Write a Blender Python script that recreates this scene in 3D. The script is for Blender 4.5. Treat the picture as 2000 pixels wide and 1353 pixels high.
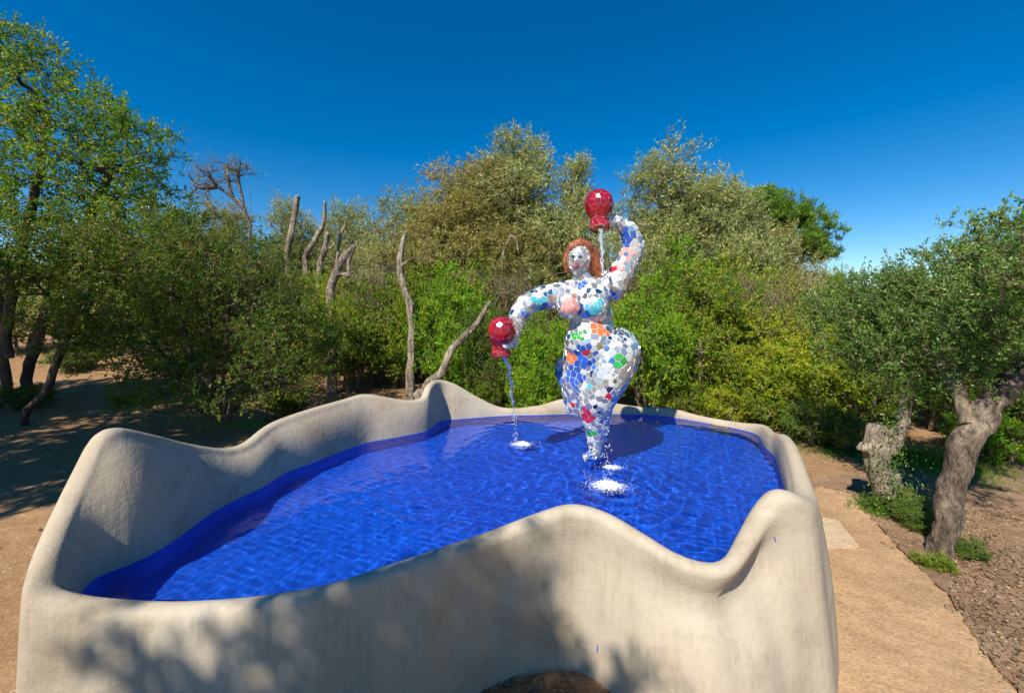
import bpy, bmesh, math, random
import numpy as np
from mathutils import Vector, Matrix, Quaternion
from mathutils.bvhtree import BVHTree

for o in list(bpy.data.objects):
    bpy.data.objects.remove(o, do_unlink=True)
scene = bpy.context.scene
C = scene.collection

# ------------------------------------------------------------------ camera
FPX, HOR, CAMZ = 833.0, 600.0, 2.4          # focal length and horizon in pixels of the 2000 px wide photograph
cam_data = bpy.data.cameras.new('camera')
cam = bpy.data.objects.new('camera', cam_data)
C.objects.link(cam)
cam.location = (0, 0, CAMZ)
cam.rotation_euler = (math.radians(90), 0, 0)
cam_data.sensor_width = 36
cam_data.lens = FPX / 2000 * 36
cam_data.shift_y = -(676.5 - HOR) / 2000
cam_data.clip_start = 0.05
cam_data.clip_end = 2000
scene.camera = cam

# ------------------------------------------------------------------ sky, sun, exposure
SUN = Vector((0.9, 1.55, -1.9)).normalized()          # direction the light travels
world = bpy.data.worlds.new('World')
scene.world = world
world.use_nodes = True
wn = world.node_tree
bg = wn.nodes['Background']
sky = wn.nodes.new('ShaderNodeTexSky')
sky.sky_type = 'NISHITA'
sky.sun_disc = False
sky.sun_elevation = math.asin(-SUN.z)
sky.sun_rotation = math.atan2(-SUN.x, -SUN.y)
sky.altitude = 900
sky.air_density = 1.0
sky.dust_density = 0.0
sky.ozone_density = 3.0
hs = wn.nodes.new('ShaderNodeHueSaturation')
hs.inputs['Saturation'].default_value = 1.47
hs.inputs['Value'].default_value = 1.0
wn.links.new(sky.outputs[0], hs.inputs['Color'])
wn.links.new(hs.outputs[0], bg.inputs['Color'])
bg.inputs['Strength'].default_value = 0.082
sun_data = bpy.data.lights.new('sun', 'SUN')
sun_data.energy = 4.6
sun_data.angle = math.radians(0.6)
sun_data.color = (1.0, 0.93, 0.82)
sun = bpy.data.objects.new('sun', sun_data)
C.objects.link(sun)
sun.location = (-20, -35, 40)
sun.rotation_euler = SUN.to_track_quat('-Z', 'Y').to_euler()
vs = scene.view_settings
vs.view_transform = 'Standard'
vs.look = 'None'
vs.gamma = 1
vs.use_curve_mapping = False
vs.exposure = 0.70
scene.render.engine = 'CYCLES'
cy = scene.cycles
cy.max_bounces = 7
cy.diffuse_bounces = 3
cy.glossy_bounces = 3
cy.transmission_bounces = 5
cy.transparent_max_bounces = 8
cy.use_denoising = True
cy.sample_clamp_indirect = 6.0
cy.blur_glossy = 0.5

# ------------------------------------------------------------------ helpers
def P(px, py, D):
    """a place in the garden D metres in front of the path where one stands"""
    return Vector(((px - 1000) / FPX * D, D, CAMZ - (py - HOR) / FPX * D))

def G(px, py):
    return P(px, py, CAMZ * FPX / (py - HOR))

def terrain(x, y):
    x = np.asarray(x, float); y = np.asarray(y, float)
    f = 1.0 - 0.55 / (1 + np.exp(-(x - 4.0) * 0.6))
    far = np.maximum(0, np.hypot(x * 0.55, y) - 10.0)
    z = 2.3 * (1 - np.exp(-far / 16.0)) * f
    z = z + 0.018 * np.sin(x * 2.1 + y * 0.7) * np.sin(y * 1.7 - x * 0.4) + 0.010 * np.sin(x * 5.3 + 1.0) * np.sin(y * 4.7)
    return z

def tz(x, y):
    return float(terrain(x, y))

def tag(o, label=None, cat=None, group=None, kind=None):
    if label: o['label'] = label
    if cat: o['category'] = cat
    if group: o['group'] = group
    if kind: o['kind'] = kind
    return o

def mesh_obj(name, me, parent=None, mat=None):
    o = bpy.data.objects.new(name, me)
    C.objects.link(o)
    if parent is not None: o.parent = parent
    if mat is not None and len(me.materials) == 0: me.materials.append(mat)
    return o

def empty(name, loc=(0, 0, 0), rz=0.0):
    o = bpy.data.objects.new(name, None)
    C.objects.link(o)
    o.location = loc
    o.rotation_euler = (0, 0, rz)
    o.empty_display_size = 0.2
    return o

def mk_mesh(name, verts, faces, smooth=True):
    me = bpy.data.meshes.new(name)
    me.from_pydata([tuple(v) for v in verts], [], [tuple(f) for f in faces])
    if smooth:
        me.polygons.foreach_set('use_smooth', [True] * len(me.polygons))
    me.update()
    return me

def mk_poly_np(name, V, k, smooth=False):
    """V: (n*k,3) array, faces of k consecutive vertices"""
    n = len(V) // k
    me = bpy.data.meshes.new(name)
    me.vertices.add(n * k); me.loops.add(n * k); me.polygons.add(n)
    me.vertices.foreach_set('co', np.ascontiguousarray(V, np.float32).ravel())
    me.loops.foreach_set('vertex_index', np.arange(n * k, dtype=np.int32))
    me.polygons.foreach_set('loop_start', np.arange(0, n * k, k, dtype=np.int32))
    try:
        me.polygons.foreach_set('loop_total', np.full(n, k, dtype=np.int32))
    except Exception:
        pass
    me.polygons.foreach_set('use_smooth', np.full(n, smooth))
    me.update(calc_edges=True)
    me.validate()
    return me

class NT:
    """small helper to write node materials"""
    def __init__(self, name):
        self.m = bpy.data.materials.new(name)
        self.m.use_nodes = True
        self.t = self.m.node_tree
        self.b = self.t.nodes['Principled BSDF']
        self.out = self.t.nodes['Material Output']
    def n(self, kind, **kw):
        nd = self.t.nodes.new(kind)
        for k, v in kw.items():
            if k in nd.inputs.keys(): nd.inputs[k].default_value = v
            else: setattr(nd, k, v)
        return nd
    def l(self, a, b):
        self.t.links.new(a, b)
    def noise(self, scale, detail=4, rough=0.55, coord=None, dist=0.0):
        nd = self.n('ShaderNodeTexNoise')
        nd.inputs['Scale'].default_value = scale
        nd.inputs['Detail'].default_value = detail
        nd.inputs['Roughness'].default_value = rough
        nd.inputs['Distortion'].default_value = dist
        if coord is not None: self.l(coord, nd.inputs['Vector'])
        return nd
    def coord(self, which='Object', scale=None):
        tc = self.n('ShaderNodeTexCoord')
        o = tc.outputs[which]
        if scale is not None:
            mp = self.n('ShaderNodeMapping')
            mp.inputs['Scale'].default_value = scale
            self.l(o, mp.inputs['Vector'])
            o = mp.outputs[0]
        return o
    def ramp(self, fac, stops):
        r = self.n('ShaderNodeValToRGB')
        e = r.color_ramp.elements
        while len(e) < len(stops): e.new(0.5)
        for i, (p, c) in enumerate(stops):
            e[i].position = p
            e[i].color = (c[0], c[1], c[2], 1) if len(c) == 3 else c
        self.l(fac, r.inputs[0])
        return r
    def mix(self, fac, a, b, mode='MIX'):
        m = self.n('ShaderNodeMix', data_type='RGBA', blend_type=mode)
        for s, v in ((0, fac), (6, a), (7, b)):
            if hasattr(v, 'is_output'): self.l(v, m.inputs[s])
            elif isinstance(v, (int, float)): m.inputs[s].default_value = v
            else: m.inputs[s].default_value = (v[0], v[1], v[2], 1)
        return m.outputs[2]
    def bump(self, height, strength=0.4, dist=0.02, normal=None):
        b = self.n('ShaderNodeBump')
        b.inputs['Strength'].default_value = strength
        b.inputs['Distance'].default_value = dist
        self.l(height, b.inputs['Height'])
        if normal is not None: self.l(normal, b.inputs['Normal'])
        return b.outputs[0]

# ------------------------------------------------------------------ materials
def leaf_mat(name, stops, rough=0.45, trans=0.35, patch=0.5, tscale=1.6):
    t = NT(name)
    geo = t.n('ShaderNodeNewGeometry')
    r = t.ramp(geo.outputs['Random Per Island'], stops)
    nz = t.noise(0.9, 3, coord=t.coord('Object'))
    hsv = t.n('ShaderNodeHueSaturation')
    mr = t.n('ShaderNodeMapRange')
    mr.inputs['From Min'].default_value = 0.3; mr.inputs['From Max'].default_value = 0.7
    mr.inputs['To Min'].default_value = 1 - patch * 0.5; mr.inputs['To Max'].default_value = 1 + patch * 0.5
    t.l(nz.outputs[0], mr.inputs[0])
    t.l(mr.outputs[0], hsv.inputs['Value'])
    mr2 = t.n('ShaderNodeMapRange')
    mr2.inputs['From Min'].default_value = 0.3; mr2.inputs['From Max'].default_value = 0.7
    mr2.inputs['To Min'].default_value = 0.515; mr2.inputs['To Max'].default_value = 0.485
    t.l(nz.outputs[0], mr2.inputs[0]); t.l(mr2.outputs[0], hsv.inputs['Hue'])
    t.l(r.outputs[0], hsv.inputs['Color'])
    t.l(hsv.outputs[0], t.b.inputs['Base Color'])
    t.b.inputs['Roughness'].default_value = rough
    t.b.inputs['Specular IOR Level'].default_value = 0.35
    tr = t.n('ShaderNodeBsdfTranslucent')
    tc = t.mix(1.0, hsv.outputs[0], (tscale, tscale, tscale * 0.6), 'MULTIPLY')
    t.l(tc, tr.inputs['Color'])
    ms = t.n('ShaderNodeMixShader')
    ms.inputs[0].default_value = trans + .06
    t.l(t.b.outputs[0], ms.inputs[1]); t.l(tr.outputs[0], ms.inputs[2])
    t.l(ms.outputs[0], t.out.inputs['Surface'])
    return t.m

LM = {}
LM['bright'] = leaf_mat('leaves_bright_green', [(0, (0.075, 0.222, 0.007)), (.45, (0.149, 0.353, 0.011)), (.8, (0.250, 0.417, 0.013)), (.95, (0.476, 0.431, 0.018))])
LM['mid'] = leaf_mat('leaves_mid_green', [(0, (0.077, 0.183, 0.009)), (.5, (0.154, 0.283, 0.013)), (.85, (0.277, 0.350, 0.018)), (.96, (0.553, 0.350, 0.027))])
LM['dark'] = leaf_mat('leaves_dark_green', [(0, (0.046, 0.121, 0.013)), (.5, (0.091, 0.181, 0.016)), (.85, (0.169, 0.230, 0.023)), (.97, (0.340, 0.230, 0.036))])
LM['yellow'] = leaf_mat('leaves_yellow_green', [(0, (0.114, 0.220, 0.010)), (.4, (0.215, 0.350, 0.014)), (.75, (0.367, 0.428, 0.018)), (.93, (0.620, 0.480, 0.020))])
LM['olive'] = leaf_mat('leaves_olive_grey', [(0, (0.150, 0.185, 0.047)), (.4, (0.250, 0.291, 0.084)), (.75, (0.388, 0.423, 0.160)), (.95, (0.620, 0.620, 0.337))], rough=0.4, trans=0.25)
LM['olive_brown'] = leaf_mat('leaves_dry_olive', [(0, (0.182, 0.164, 0.043)), (.4, (0.290, 0.260, 0.071)), (.75, (0.375, 0.341, 0.104)), (.95, (0.483, 0.442, 0.180))], rough=0.5, trans=0.25)
LM['oak'] = leaf_mat('leaves_oak', [(0, (0.050, 0.155, 0.014)), (.45, (0.105, 0.248, 0.018)), (.8, (0.209, 0.336, 0.027)), (.93, (0.442, 0.411, 0.023)), (.99, (0.496, 0.373, 0.027))])
LM['holm'] = leaf_mat('leaves_holm_oak', [(0, (0.071, 0.166, 0.030)), (.45, (0.129, 0.252, 0.040)), (.8, (0.215, 0.331, 0.060)), (.95, (0.431, 0.475, 0.180))], rough=0.35)
LM['pine'] = leaf_mat('needles_pine', [(0, (0.053, 0.140, 0.010)), (.5, (0.098, 0.217, 0.014)), (.9, (0.180, 0.294, 0.020))], trans=0.1)
LM['herb'] = leaf_mat('leaves_herb', [(0, (.07, .15, .015)), (.5, (.11, .21, .02)), (.9, (.20, .25, .04))])
LM['grass'] = leaf_mat('grass_blades', [(0, (.07, .20, .012)), (.5, (.11, .30, .02)), (.9, (.22, .30, .04))])

def bark_mat(name, a, b, scale=9.0):
    t = NT(name)
    c = t.coord('Object', (1, 1, 0.35))
    nz = t.noise(scale, 7, 0.65, c, 0.6)
    nz2 = t.noise(2.0, 3, 0.5, t.coord('Object'))
    r = t.ramp(nz.outputs[0], [(.38, a), (.60, b)])
    pt = t.ramp(nz2.outputs[0], [(.38, (.62, .60, .58)), (.62, (1.12, 1.1, 1.06))])
    col = t.mix(1.0, r.outputs[0], pt.outputs[0], 'MULTIPLY')
    t.l(col, t.b.inputs['Base Color'])
    t.b.inputs['Roughness'].default_value = 0.9
    vor = t.n('ShaderNodeTexVoronoi', feature='DISTANCE_TO_EDGE')
    vor.inputs['Scale'].default_value = scale * 2.2
    t.l(t.coord('Object', (1, 1, 0.3)), vor.inputs['Vector'])
    n1 = t.bump(vor.outputs['Distance'], 0.7, 0.05)
    t.l(t.bump(nz.outputs[0], 1.0, 0.07, n1), t.b.inputs['Normal'])
    return t.m

BARK = bark_mat('bark_brown_grey', (.07, .05, .036), (.27, .21, .15), 13.0)
BARK_DARK = bark_mat('bark_dark', (.05, .038, .03), (.16, .12, .09))
BARK_PALE = bark_mat('bark_pale_dead', (.17, .135, .10), (.44, .37, .29), 14.0)
TWIG = bark_mat('bark_twig', (.12, .09, .06), (.28, .22, .15))

def plaster_mat():
    t = NT('plaster_sandy')
    c = t.coord('Object')
    big = t.noise(0.9, 5, 0.6, c)
    med = t.noise(5.0, 5, 0.6, c)
    streak = t.noise(1.0, 4, 0.6, t.coord('Object', (34, 34, 1.1)), 0.3)
    fine = t.noise(70, 3, 0.6, c)
    base = t.ramp(big.outputs[0], [(.3, (.36, .292, .208)), (.5, (.415, .352, .262)), (.7, (.445, .392, .305))])
    st = t.ramp(streak.outputs[0], [(.36, (.82, .80, .76)), (.58, (1, 1, 1))])
    msk = t.ramp(med.outputs[0], [(.40, (0, 0, 0)), (.60, (.7, .7, .7))])
    col = t.mix(msk.outputs[0], base.outputs[0], t.mix(1.0, base.outputs[0], st.outputs[0], 'MULTIPLY'))
    dirt = t.ramp(t.noise(2.3, 6, 0.7, c, 0.4).outputs[0], [(.50, (1, 1, 1)), (.72, (.74, .70, .63))])
    col = t.mix(1.0, col, dirt.outputs[0], 'MULTIPLY')
    t.l(col, t.b.inputs['Base Color'])
    t.b.inputs['Roughness'].default_value = 0.85
    t.b.inputs['Specular IOR Level'].default_value = 0.25
    n1 = t.bump(med.outputs[0], 0.18, 0.04)
    n2 = t.bump(streak.outputs[0], 0.14, 0.02, n1)
    trowel = t.noise(9.0, 5, 0.65, t.coord('Object', (1, 1, 2.2)), 1.2)
    n3 = t.bump(trowel.outputs[0], 0.13, 0.03, n2)
    t.l(t.bump(fine.outputs[0], 0.18, 0.006, n3), t.b.inputs['Normal'])
    return t.m
PLASTER = plaster_mat()

def paint_blue():
    t = NT('cobalt_pool_paint')
    nz = t.noise(1.7, 4, 0.6, t.coord('Object'))
    r = t.ramp(nz.outputs[0], [(.3, (.0022, .070, .53)), (.7, (.0035, .094, .64))])
    t.l(r.outputs[0], t.b.inputs['Base Color'])
    t.b.inputs['Roughness'].default_value = 0.5
    return t.m
BLUE = paint_blue()

def water_mat():
    t = NT('pool_water')
    b = t.b
    b.inputs['Base Color'].default_value = (0.96, 0.99, 1.0, 1)
    b.inputs['Roughness'].default_value = 0.0
    b.inputs['IOR'].default_value = 1.33
    b.inputs['Transmission Weight'].default_value = 1.0
    b.inputs['Specular IOR Level'].default_value = 0.36
    return t.m
WATER = water_mat()

def ground_mat(name, a, b, c3, peb=1.0):
    t = NT(name)
    c = t.coord('Object')
    big = t.noise(0.35, 5, 0.6, c)
    med = t.noise(3.5, 6, 0.65, c)
    fine = t.noise(45, 4, 0.7, c)
    r1 = t.ramp(big.outputs[0], [(.35, a), (.65, b)])
    r2 = t.ramp(med.outputs[0], [(.30, c3), (.60, (1, 1, 1))])
    col = t.mix(0.8, r1.outputs[0], r2.outputs[0], 'MULTIPLY')
    r3 = t.ramp(fine.outputs[0], [(.33, (.60, .57, .54)), (.6, (1.12, 1.1, 1.06))])
    col = t.mix(0.75, col, r3.outputs[0], 'MULTIPLY')
    vor = t.n('ShaderNodeTexVoronoi')
    vor.inputs['Scale'].default_value = 38
    t.l(c, vor.inputs['Vector'])
    pr = t.ramp(vor.outputs['Color'], [(.86, (0, 0, 0)), (.9, (1, 1, 1))])
    col = t.mix(t.mix(1.0, pr.outputs[0], (.5 * peb,) * 3, 'MULTIPLY'), col, (.46, .37, .27))
    t.l(col, t.b.inputs['Base Color'])
    t.b.inputs['Roughness'].default_value = 0.95
    t.b.inputs['Specular IOR Level'].default_value = 0.2
    n1 = t.bump(med.outputs[0], 0.5, 0.06)
    n2 = t.bump(fine.outputs[0], 0.5, 0.02, n1)
    t.l(t.bump(vor.outputs['Distance'], -0.25 * peb, 0.02, n2), t.b.inputs['Normal'])
    return t.m
SOIL = ground_mat('dry_soil', (.29, .175, .09), (.36, .225, .12), (.70, .64, .58))
PATHM = ground_mat('compacted_path', (.40, .265, .15), (.51, .34, .195), (.74, .70, .64), 0.6)
SOILR = ground_mat('leafy_soil', (.23, .15, .095), (.30, .20, .125), (.62, .56, .50))
CONC = ground_mat('pale_concrete', (.52, .40, .27), (.58, .45, .31), (.86, .84, .8), 0.3)

def simple(name, col, rough=0.5, metal=0.0, coat=0.0, var=0.0):
    t = NT(name)
    if var:
        oi = t.n('ShaderNodeNewGeometry')
        mr = t.n('ShaderNodeMapRange')
        mr.inputs['To Min'].default_value = 1 - var; mr.inputs['To Max'].default_value = 1 + var
        oi2 = t.n('ShaderNodeObjectInfo')
        add = t.n('ShaderNodeMath', operation='ADD')
        t.l(oi.outputs['Random Per Island'], add.inputs[0]); t.l(oi2.outputs['Random'], add.inputs[1])
        fr = t.n('ShaderNodeMath', operation='FRACT'); t.l(add.outputs[0], fr.inputs[0])
        t.l(fr.outputs[0], mr.inputs[0])
        hsv = t.n('ShaderNodeHueSaturation'); hsv.inputs['Color'].default_value = (*col, 1)
        t.l(mr.outputs[0], hsv.inputs['Value'])
        t.l(hsv.outputs[0], t.b.inputs['Base Color'])
    else:
        t.b.inputs['Base Color'].default_value = (*col, 1)
    t.b.inputs['Roughness'].default_value = rough
    t.b.inputs['Metallic'].default_value = metal
    t.b.inputs['Coat Weight'].default_value = coat
    t.b.inputs['Coat Roughness'].default_value = 0.08
    return t.m

# ------------------------------------------------------------------ ground
def axis(lo, hi, near_lo, near_hi, step):
    a = np.arange(near_lo, near_hi + 1e-6, step)
    l, s, x = [], step, near_lo
    while x > lo:
        s *= 1.28; x -= s; l.append(x)
    r, s, x = [], step, near_hi
    while x < hi:
        s *= 1.28; x += s; r.append(x)
    return np.array(l[::-1] + list(a) + r)

def build_ground():
    xs = axis(-400, 400, -9, 9, 0.22)
    ys = axis(-200, 600, -3, 14, 0.22)
    X, Y = np.meshgrid(xs, ys)
    Z = terrain(X, Y)
    V = np.stack([X, Y, Z], -1).reshape(-1, 3)
    nx, ny = len(xs), len(ys)
    faces = [(j * nx + i, j * nx + i + 1, (j + 1) * nx + i + 1, (j + 1) * nx + i) for j in range(ny - 1) for i in range(nx - 1)]
    me = mk_mesh('ground', V, faces)
    tag(mesh_obj('ground', me, None, SOIL), 'dry brown earth around the pool and under the trees', kind='structure')
build_ground()

def sheet(name, outline, z, thick, mat, label, kind='structure', cat=None, jit=0.0, follow=True):
    bm = bmesh.new()
    pts = []
    rnd = random.Random(5)
    for i, (x, y) in enumerate(outline):
        pts.append((x + rnd.uniform(-jit, jit), y + rnd.uniform(-jit, jit)))
    top = [bm.verts.new((x, y, (tz(x, y) if follow else 0) + z)) for x, y in pts]
    f = bm.faces.new(top)
    if f.normal.z < 0: f.normal_flip()
    r = bmesh.ops.extrude_face_region(bm, geom=[f])
    for v in r['geom']:
        if isinstance(v, bmesh.types.BMVert): v.co.z -= thick
    bmesh.ops.recalc_face_normals(bm, faces=bm.faces)
    bmesh.ops.triangulate(bm, faces=[f for f in bm.faces if len(f.verts) > 4])
    me = bpy.data.meshes.new(name)
    bm.to_mesh(me); bm.free()
    o = mesh_obj(name, me, None, mat)
    return tag(o, label, cat, kind=kind)

def densify(pts, n=6):
    out = []
    for i in range(len(pts)):
        a, b = pts[i], pts[(i + 1) % len(pts)]
        for k in range(n):
            s = k / n
            out.append((a[0] * (1 - s) + b[0] * s, a[1] * (1 - s) + b[1] * s))
    return out

def gp(*pp):
    return [tuple(G(*p)[:2]) for p in pp]
edge = gp((1600, 955), (1660, 968), (1705, 1022), (1760, 1085), (1845, 1165), (1915, 1275), (1985, 1360), (2080, 1500))
path_outline = edge + [(2.2, 1.0), (0.9, 1.2), (0.9, 2.6), (1.6, 3.4)]
sheet('path', densify(path_outline, 14), 0.035, 0.12, PATHM, 'smooth tan path curving past the right side of the pool', jit=0.022)
soil_outline = [(edge[0][0] + .1, edge[0][1] + .1)] + [(x + 0.02, y) for x, y in edge[1:]] + [(4, 0.6), (9, 1.5), (13, 4), (13, 8.0), (9, 7.6), (5.6, 6.3), (3.2, 5.6)]
sheet('leafy_ground', densify(soil_outline, 5), 0.022, 0.10, SOILR, 'dark brown leafy earth beneath the leaning oak', jit=0.02)
slab = sheet('concrete_cover', gp((1606, 1018), (1638, 1026), (1677, 1078), (1612, 1080)), 0.06, 0.05, CONC,
             'pale square concrete cover set in the path beside the pool wall', kind=None, cat='cover')

# ------------------------------------------------------------------ pool
WZ = 0.90
#        px    py    h     thick flare lean_in neck
RIM = [(80, 1118, 1.13, .17, .02, .06, .00),
       (98, 1052, 1.22, .135, .02, .06, .00),
       (130, 975, 1.36, .135, .02, .06, .00),
       (165, 900, 1.53, .135, .02, .10, .00),
       (192, 848, 1.655, .135, .02, .16, .00),
       (225, 834, 1.67, .135, .02, .20, .00),
       (290, 846, 1.568, .135, .02, .18, .00),
       (370, 866, 1.40, .14, .02, .13, .00),
       (438, 875, 1.28, .13, .02, .10, .00),
       (480, 863, 1.27, .13, .02, .12, .00),
       (530, 826, 1.34, .13, .02, .12, .00),
       (600, 800, 1.38, .13, .02, .12, .00),
       (670, 780, 1.40, .13, .02, .10, .00),
       (712, 769, 1.42, .13, .02, .08, .00),
       (760, 776, 1.35, .13, .02, .06, .00),
       (800, 781, 1.29, .13, .02, .05, .00),
       (826, 775, 1.30, .13, .02, .03, .00),
       (836, 752, 1.42, .13, .02, .02, .00),
       (856, 741, 1.44, .13, .02, .02, .00),
       (890, 750, 1.36, .14, .02, .03, .00),
       (935, 776, 1.16, .13, .02, .03, .00),
       (985, 796, 1.00, .12, .02, .02, .00),
       (1050, 792, 1.02, .12, .02, .02, .00),
       (1105, 778, 1.11, .12, .02, .02, .00),
       (1170, 783, 1.07, .12, .02, .02, .00),
       (1250, 794, 1.00, .12, .02, .02, .00),
       (1310, 797, 1.01, .12, .02, .02, .00),
       (1370, 812, .97, .12, .02, .02, .00),
       (1440, 824, .97, .13, .02, .02, .00),
       (1490, 829, 1.02, .14, .03, .02, .00),
       (1510, 846, 1.06, .13, .04, .02, .00),
       (1530, 848, 1.13, .14, .05, .02, .00),
       (1546, 870, 1.17, .14, .06, .03, .00),
       (1564, 925, 1.10, .16, .08, .03, .00),
       (1572, 965, 1.09, .20, .10, .03, .00),
       (1560, 965, 1.20, .22, .13, .03, .00),
       (1522, 955, 1.26, .20, .18, .02, .02),
       (1488, 988, 1.17, .17, .18, .02, .10),
       (1455, 1045, 1.05, .15, .17, .02, .17),
       (1425, 1090, .975, .14, .16, .02, .17),
       (1385, 1101, .96, .14, .15, .02, .13),
       (1320, 1082, .97, .14, .13, .02, .09),
       (1250, 1040, 1.01, .14, .10, .02, .05),
       (1180, 1000, 1.07, .15, .0, .02, .03),
       (1115, 985, 1.10, .15, -.09, .02, .02),
       (1045, 1005, 1.06, .15, -.12, .02, .02),
       (960, 1038, 1.01, .14, -.11, .02, .01),
       (860, 1072, .985, .14, -.03, .02, .00),
       (760, 1105, .965, .14, .07, .02, .00),
       (640, 1143, .955, .14, .08, .02, .00),
       (500, 1167, .95, .14, .08, .02, .00),
       (340, 1178, .955, .14, .07, .02, .00),
       (200, 1172, .98, .15, .05, .03, .00),
       (118, 1160, 1.03, .17, .03, .05, .00),
       (84, 1146, 1.07, .18, .02, .07, .00)]
ctrl = []
for (px, py, h, t_, fl, le, nk) in RIM:
    D = (CAMZ - h) * FPX / (py - HOR)
    ctrl.append(((px - 1000) / FPX * D, D, h, t_ * .82, fl, le, nk))
ctrl = np.array(ctrl)

def catmull(pts, per):
    n = len(pts); out = []
    for i in range(n):
        p0, p1, p2, p3 = pts[(i - 1) % n], pts[i], pts[(i + 1) % n], pts[(i + 2) % n]
        for k in range(per):
            t = k / per
            out.append(0.5 * ((2 * p1) + (-p0 + p2) * t + (2 * p0 - 5 * p1 + 4 * p2 - p3) * t * t + (-p0 + 3 * p1 - 3 * p2 + p3) * t ** 3))
    return np.array(out)

def resample(loop, n):
    d = np.linalg.norm(np.roll(loop[:, :3], -1, 0) - loop[:, :3], axis=1)
    s = np.concatenate([[0], np.cumsum(d)])
    u = np.linspace(0, s[-1], n, endpoint=False)
    ext = np.vstack([loop, loop[:1]])
    return np.stack([np.interp(u, s, ext[:, k]) for k in range(loop.shape[1])], 1)
LOOP = resample(catmull(ctrl, 14), 560)
for _ in range(2):
    LOOP = 0.25 * np.roll(LOOP, 1, 0) + 0.5 * LOOP + 0.25 * np.roll(LOOP, -1, 0)
base_xy = LOOP[:, :2].copy()
sm_xy = base_xy.copy()
for _ in range(70):      # normals from a smoothed plan, so the tight folds do not cross
    sm_xy = 0.25 * np.roll(sm_xy, 1, 0) + 0.5 * sm_xy + 0.25 * np.roll(sm_xy, -1, 0)
T = np.roll(sm_xy, -1, 0) - np.roll(sm_xy, 1, 0)
T /= np.linalg.norm(T, axis=1, keepdims=True)
NRM = np.stack([-T[:, 1], T[:, 0]], 1)
for _ in range(30):
    LOOP[:, 3:] = 0.25 * np.roll(LOOP[:, 3:], 1, 0) + 0.5 * LOOP[:, 3:] + 0.25 * np.roll(LOOP[:, 3:], -1, 0)
    NRM = 0.25 * np.roll(NRM, 1, 0) + 0.5 * NRM + 0.25 * np.roll(NRM, -1, 0)

def LEAN(s):
    return 1 - (1 - s) ** 3.4

def build_basin():
    root = empty('fountain_basin', (0, 4.0, 0))
    tag(root, 'wavy edged sandy plaster pool with a cobalt blue inside', 'pool')
    rows = []
    for k in range(len(LOOP)):
        x, y, h, t, fl, le, nk = LOOP[k]
        r = t / 2
        prof = []
        zi = [0.40, 0.60, 0.80, WZ, WZ + .06]
        wob = 0.014 * math.sin(k * 0.23) + 0.010 * math.sin(k * 0.61 + 1)
        # inside face, from below the water to the crest
        top_in = h - r * 0.9
        for z in zi:
            if z < top_in - .01:
                s = max(0.0, (top_in - z) / max(0.05, top_in - WZ)); s = min(1, s)
                prof.append((-r - le * LEAN(s), z))
            else:
                prof.append((-r, min(z, top_in - 0.01 * (5 - len(prof)))))
        for s in (.85, .7, .55, .4, .28, .16, .07):
            z = top_in - (top_in - (WZ + .06)) * s if top_in > WZ + .1 else top_in - 0.004 * s
            ss = max(0.0, (top_in - z) / max(0.05, top_in - WZ))
            prof.append((-r - le * LEAN(min(1, ss)), z))
        for a in range(0, 9):
            th = math.pi * (1 - a / 8)
            prof.append((math.cos(th) * r, top_in + math.sin(th) * r * 0.9))
        # outside face
        for s in (.08, .17, .27, .4, .55, .7, .85, 1.0):
            z = top_in * (1 - s) - 0.08 * s
            neck = -nk * math.exp(-((s - .2) / .13) ** 2)
            belly = fl * (s ** 0.8)
            prof.append((r + neck + belly + wob * math.sin(s * math.pi), z))
        rows.append([(x + NRM[k, 0] * n, y + NRM[k, 1] * n, z) for n, z in prof])
    m = len(rows[0]); n = len(rows)
    V = [v for row in rows for v in row]
    F = []
    for k in range(n):
        k2 = (k + 1) % n
        for j in range(m - 1):
            F.append((k * m + j, k * m + j + 1, k2 * m + j + 1, k2 * m + j))
    V = [(v[0], v[1] - 4.0, v[2]) for v in V]
    me = mk_mesh('wall', V, F)
    w = mesh_obj('wall', me, root, PLASTER)
    sub = w.modifiers.new('smooth', 'SMOOTH'); sub.factor = 0.5; sub.iterations = 2
    # blue lining just proud of the inside face, up to a hand above the water
    LV, LF = [], []
    zs = (WZ + .006, WZ - .02, WZ - .2, WZ - .42)
    for k in range(n):
        x, y, h, t, fl, le, nk = LOOP[k]
        top_in = h - t / 2 * 0.9
        r = t / 2
        lean = le if top_in - WZ > .02 else le * 0.0
        for i, z in enumerate(zs):
            d = -r - lean - (0.012 if i else 0.003)
            LV.append((x + NRM[k, 0] * d, y + NRM[k, 1] * d - 4.0, min(z, top_in)))
    q = len(zs)
    for k in range(n):
        k2 = (k + 1) % n
        for j in range(q - 1):
            LF.append((k * q + j, k * q + j + 1, k2 * q + j + 1, k2 * q + j))
    mesh_obj('lining', mk_mesh('lining', LV, LF), root, BLUE)
    # floor
    bm = bmesh.new()
    vs_ = [bm.verts.new((x, y - 4.0, WZ - .32)) for x, y in (sm_xy - NRM * .09)[::8]]
    f = bm.faces.new(vs_)
    bm.normal_update()
    if f.normal.z < 0: f.normal_flip()
    bmesh.ops.triangulate(bm, faces=bm.faces[:])
    me = bpy.data.meshes.new('pool_floor'); bm.to_mesh(me); bm.free()
    fl = mesh_obj('pool_floor', me, root, BLUE)
    return root, w, fl
basin, wall_obj, floor_obj = build_basin()

SPLASH = [(P(1019, 868, 1.5 * FPX / 268), .11), (P(1187, 950, 1.5 * FPX / 350), .13), (P(1196, 913, 1.5 * FPX / 313), .09)]

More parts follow.
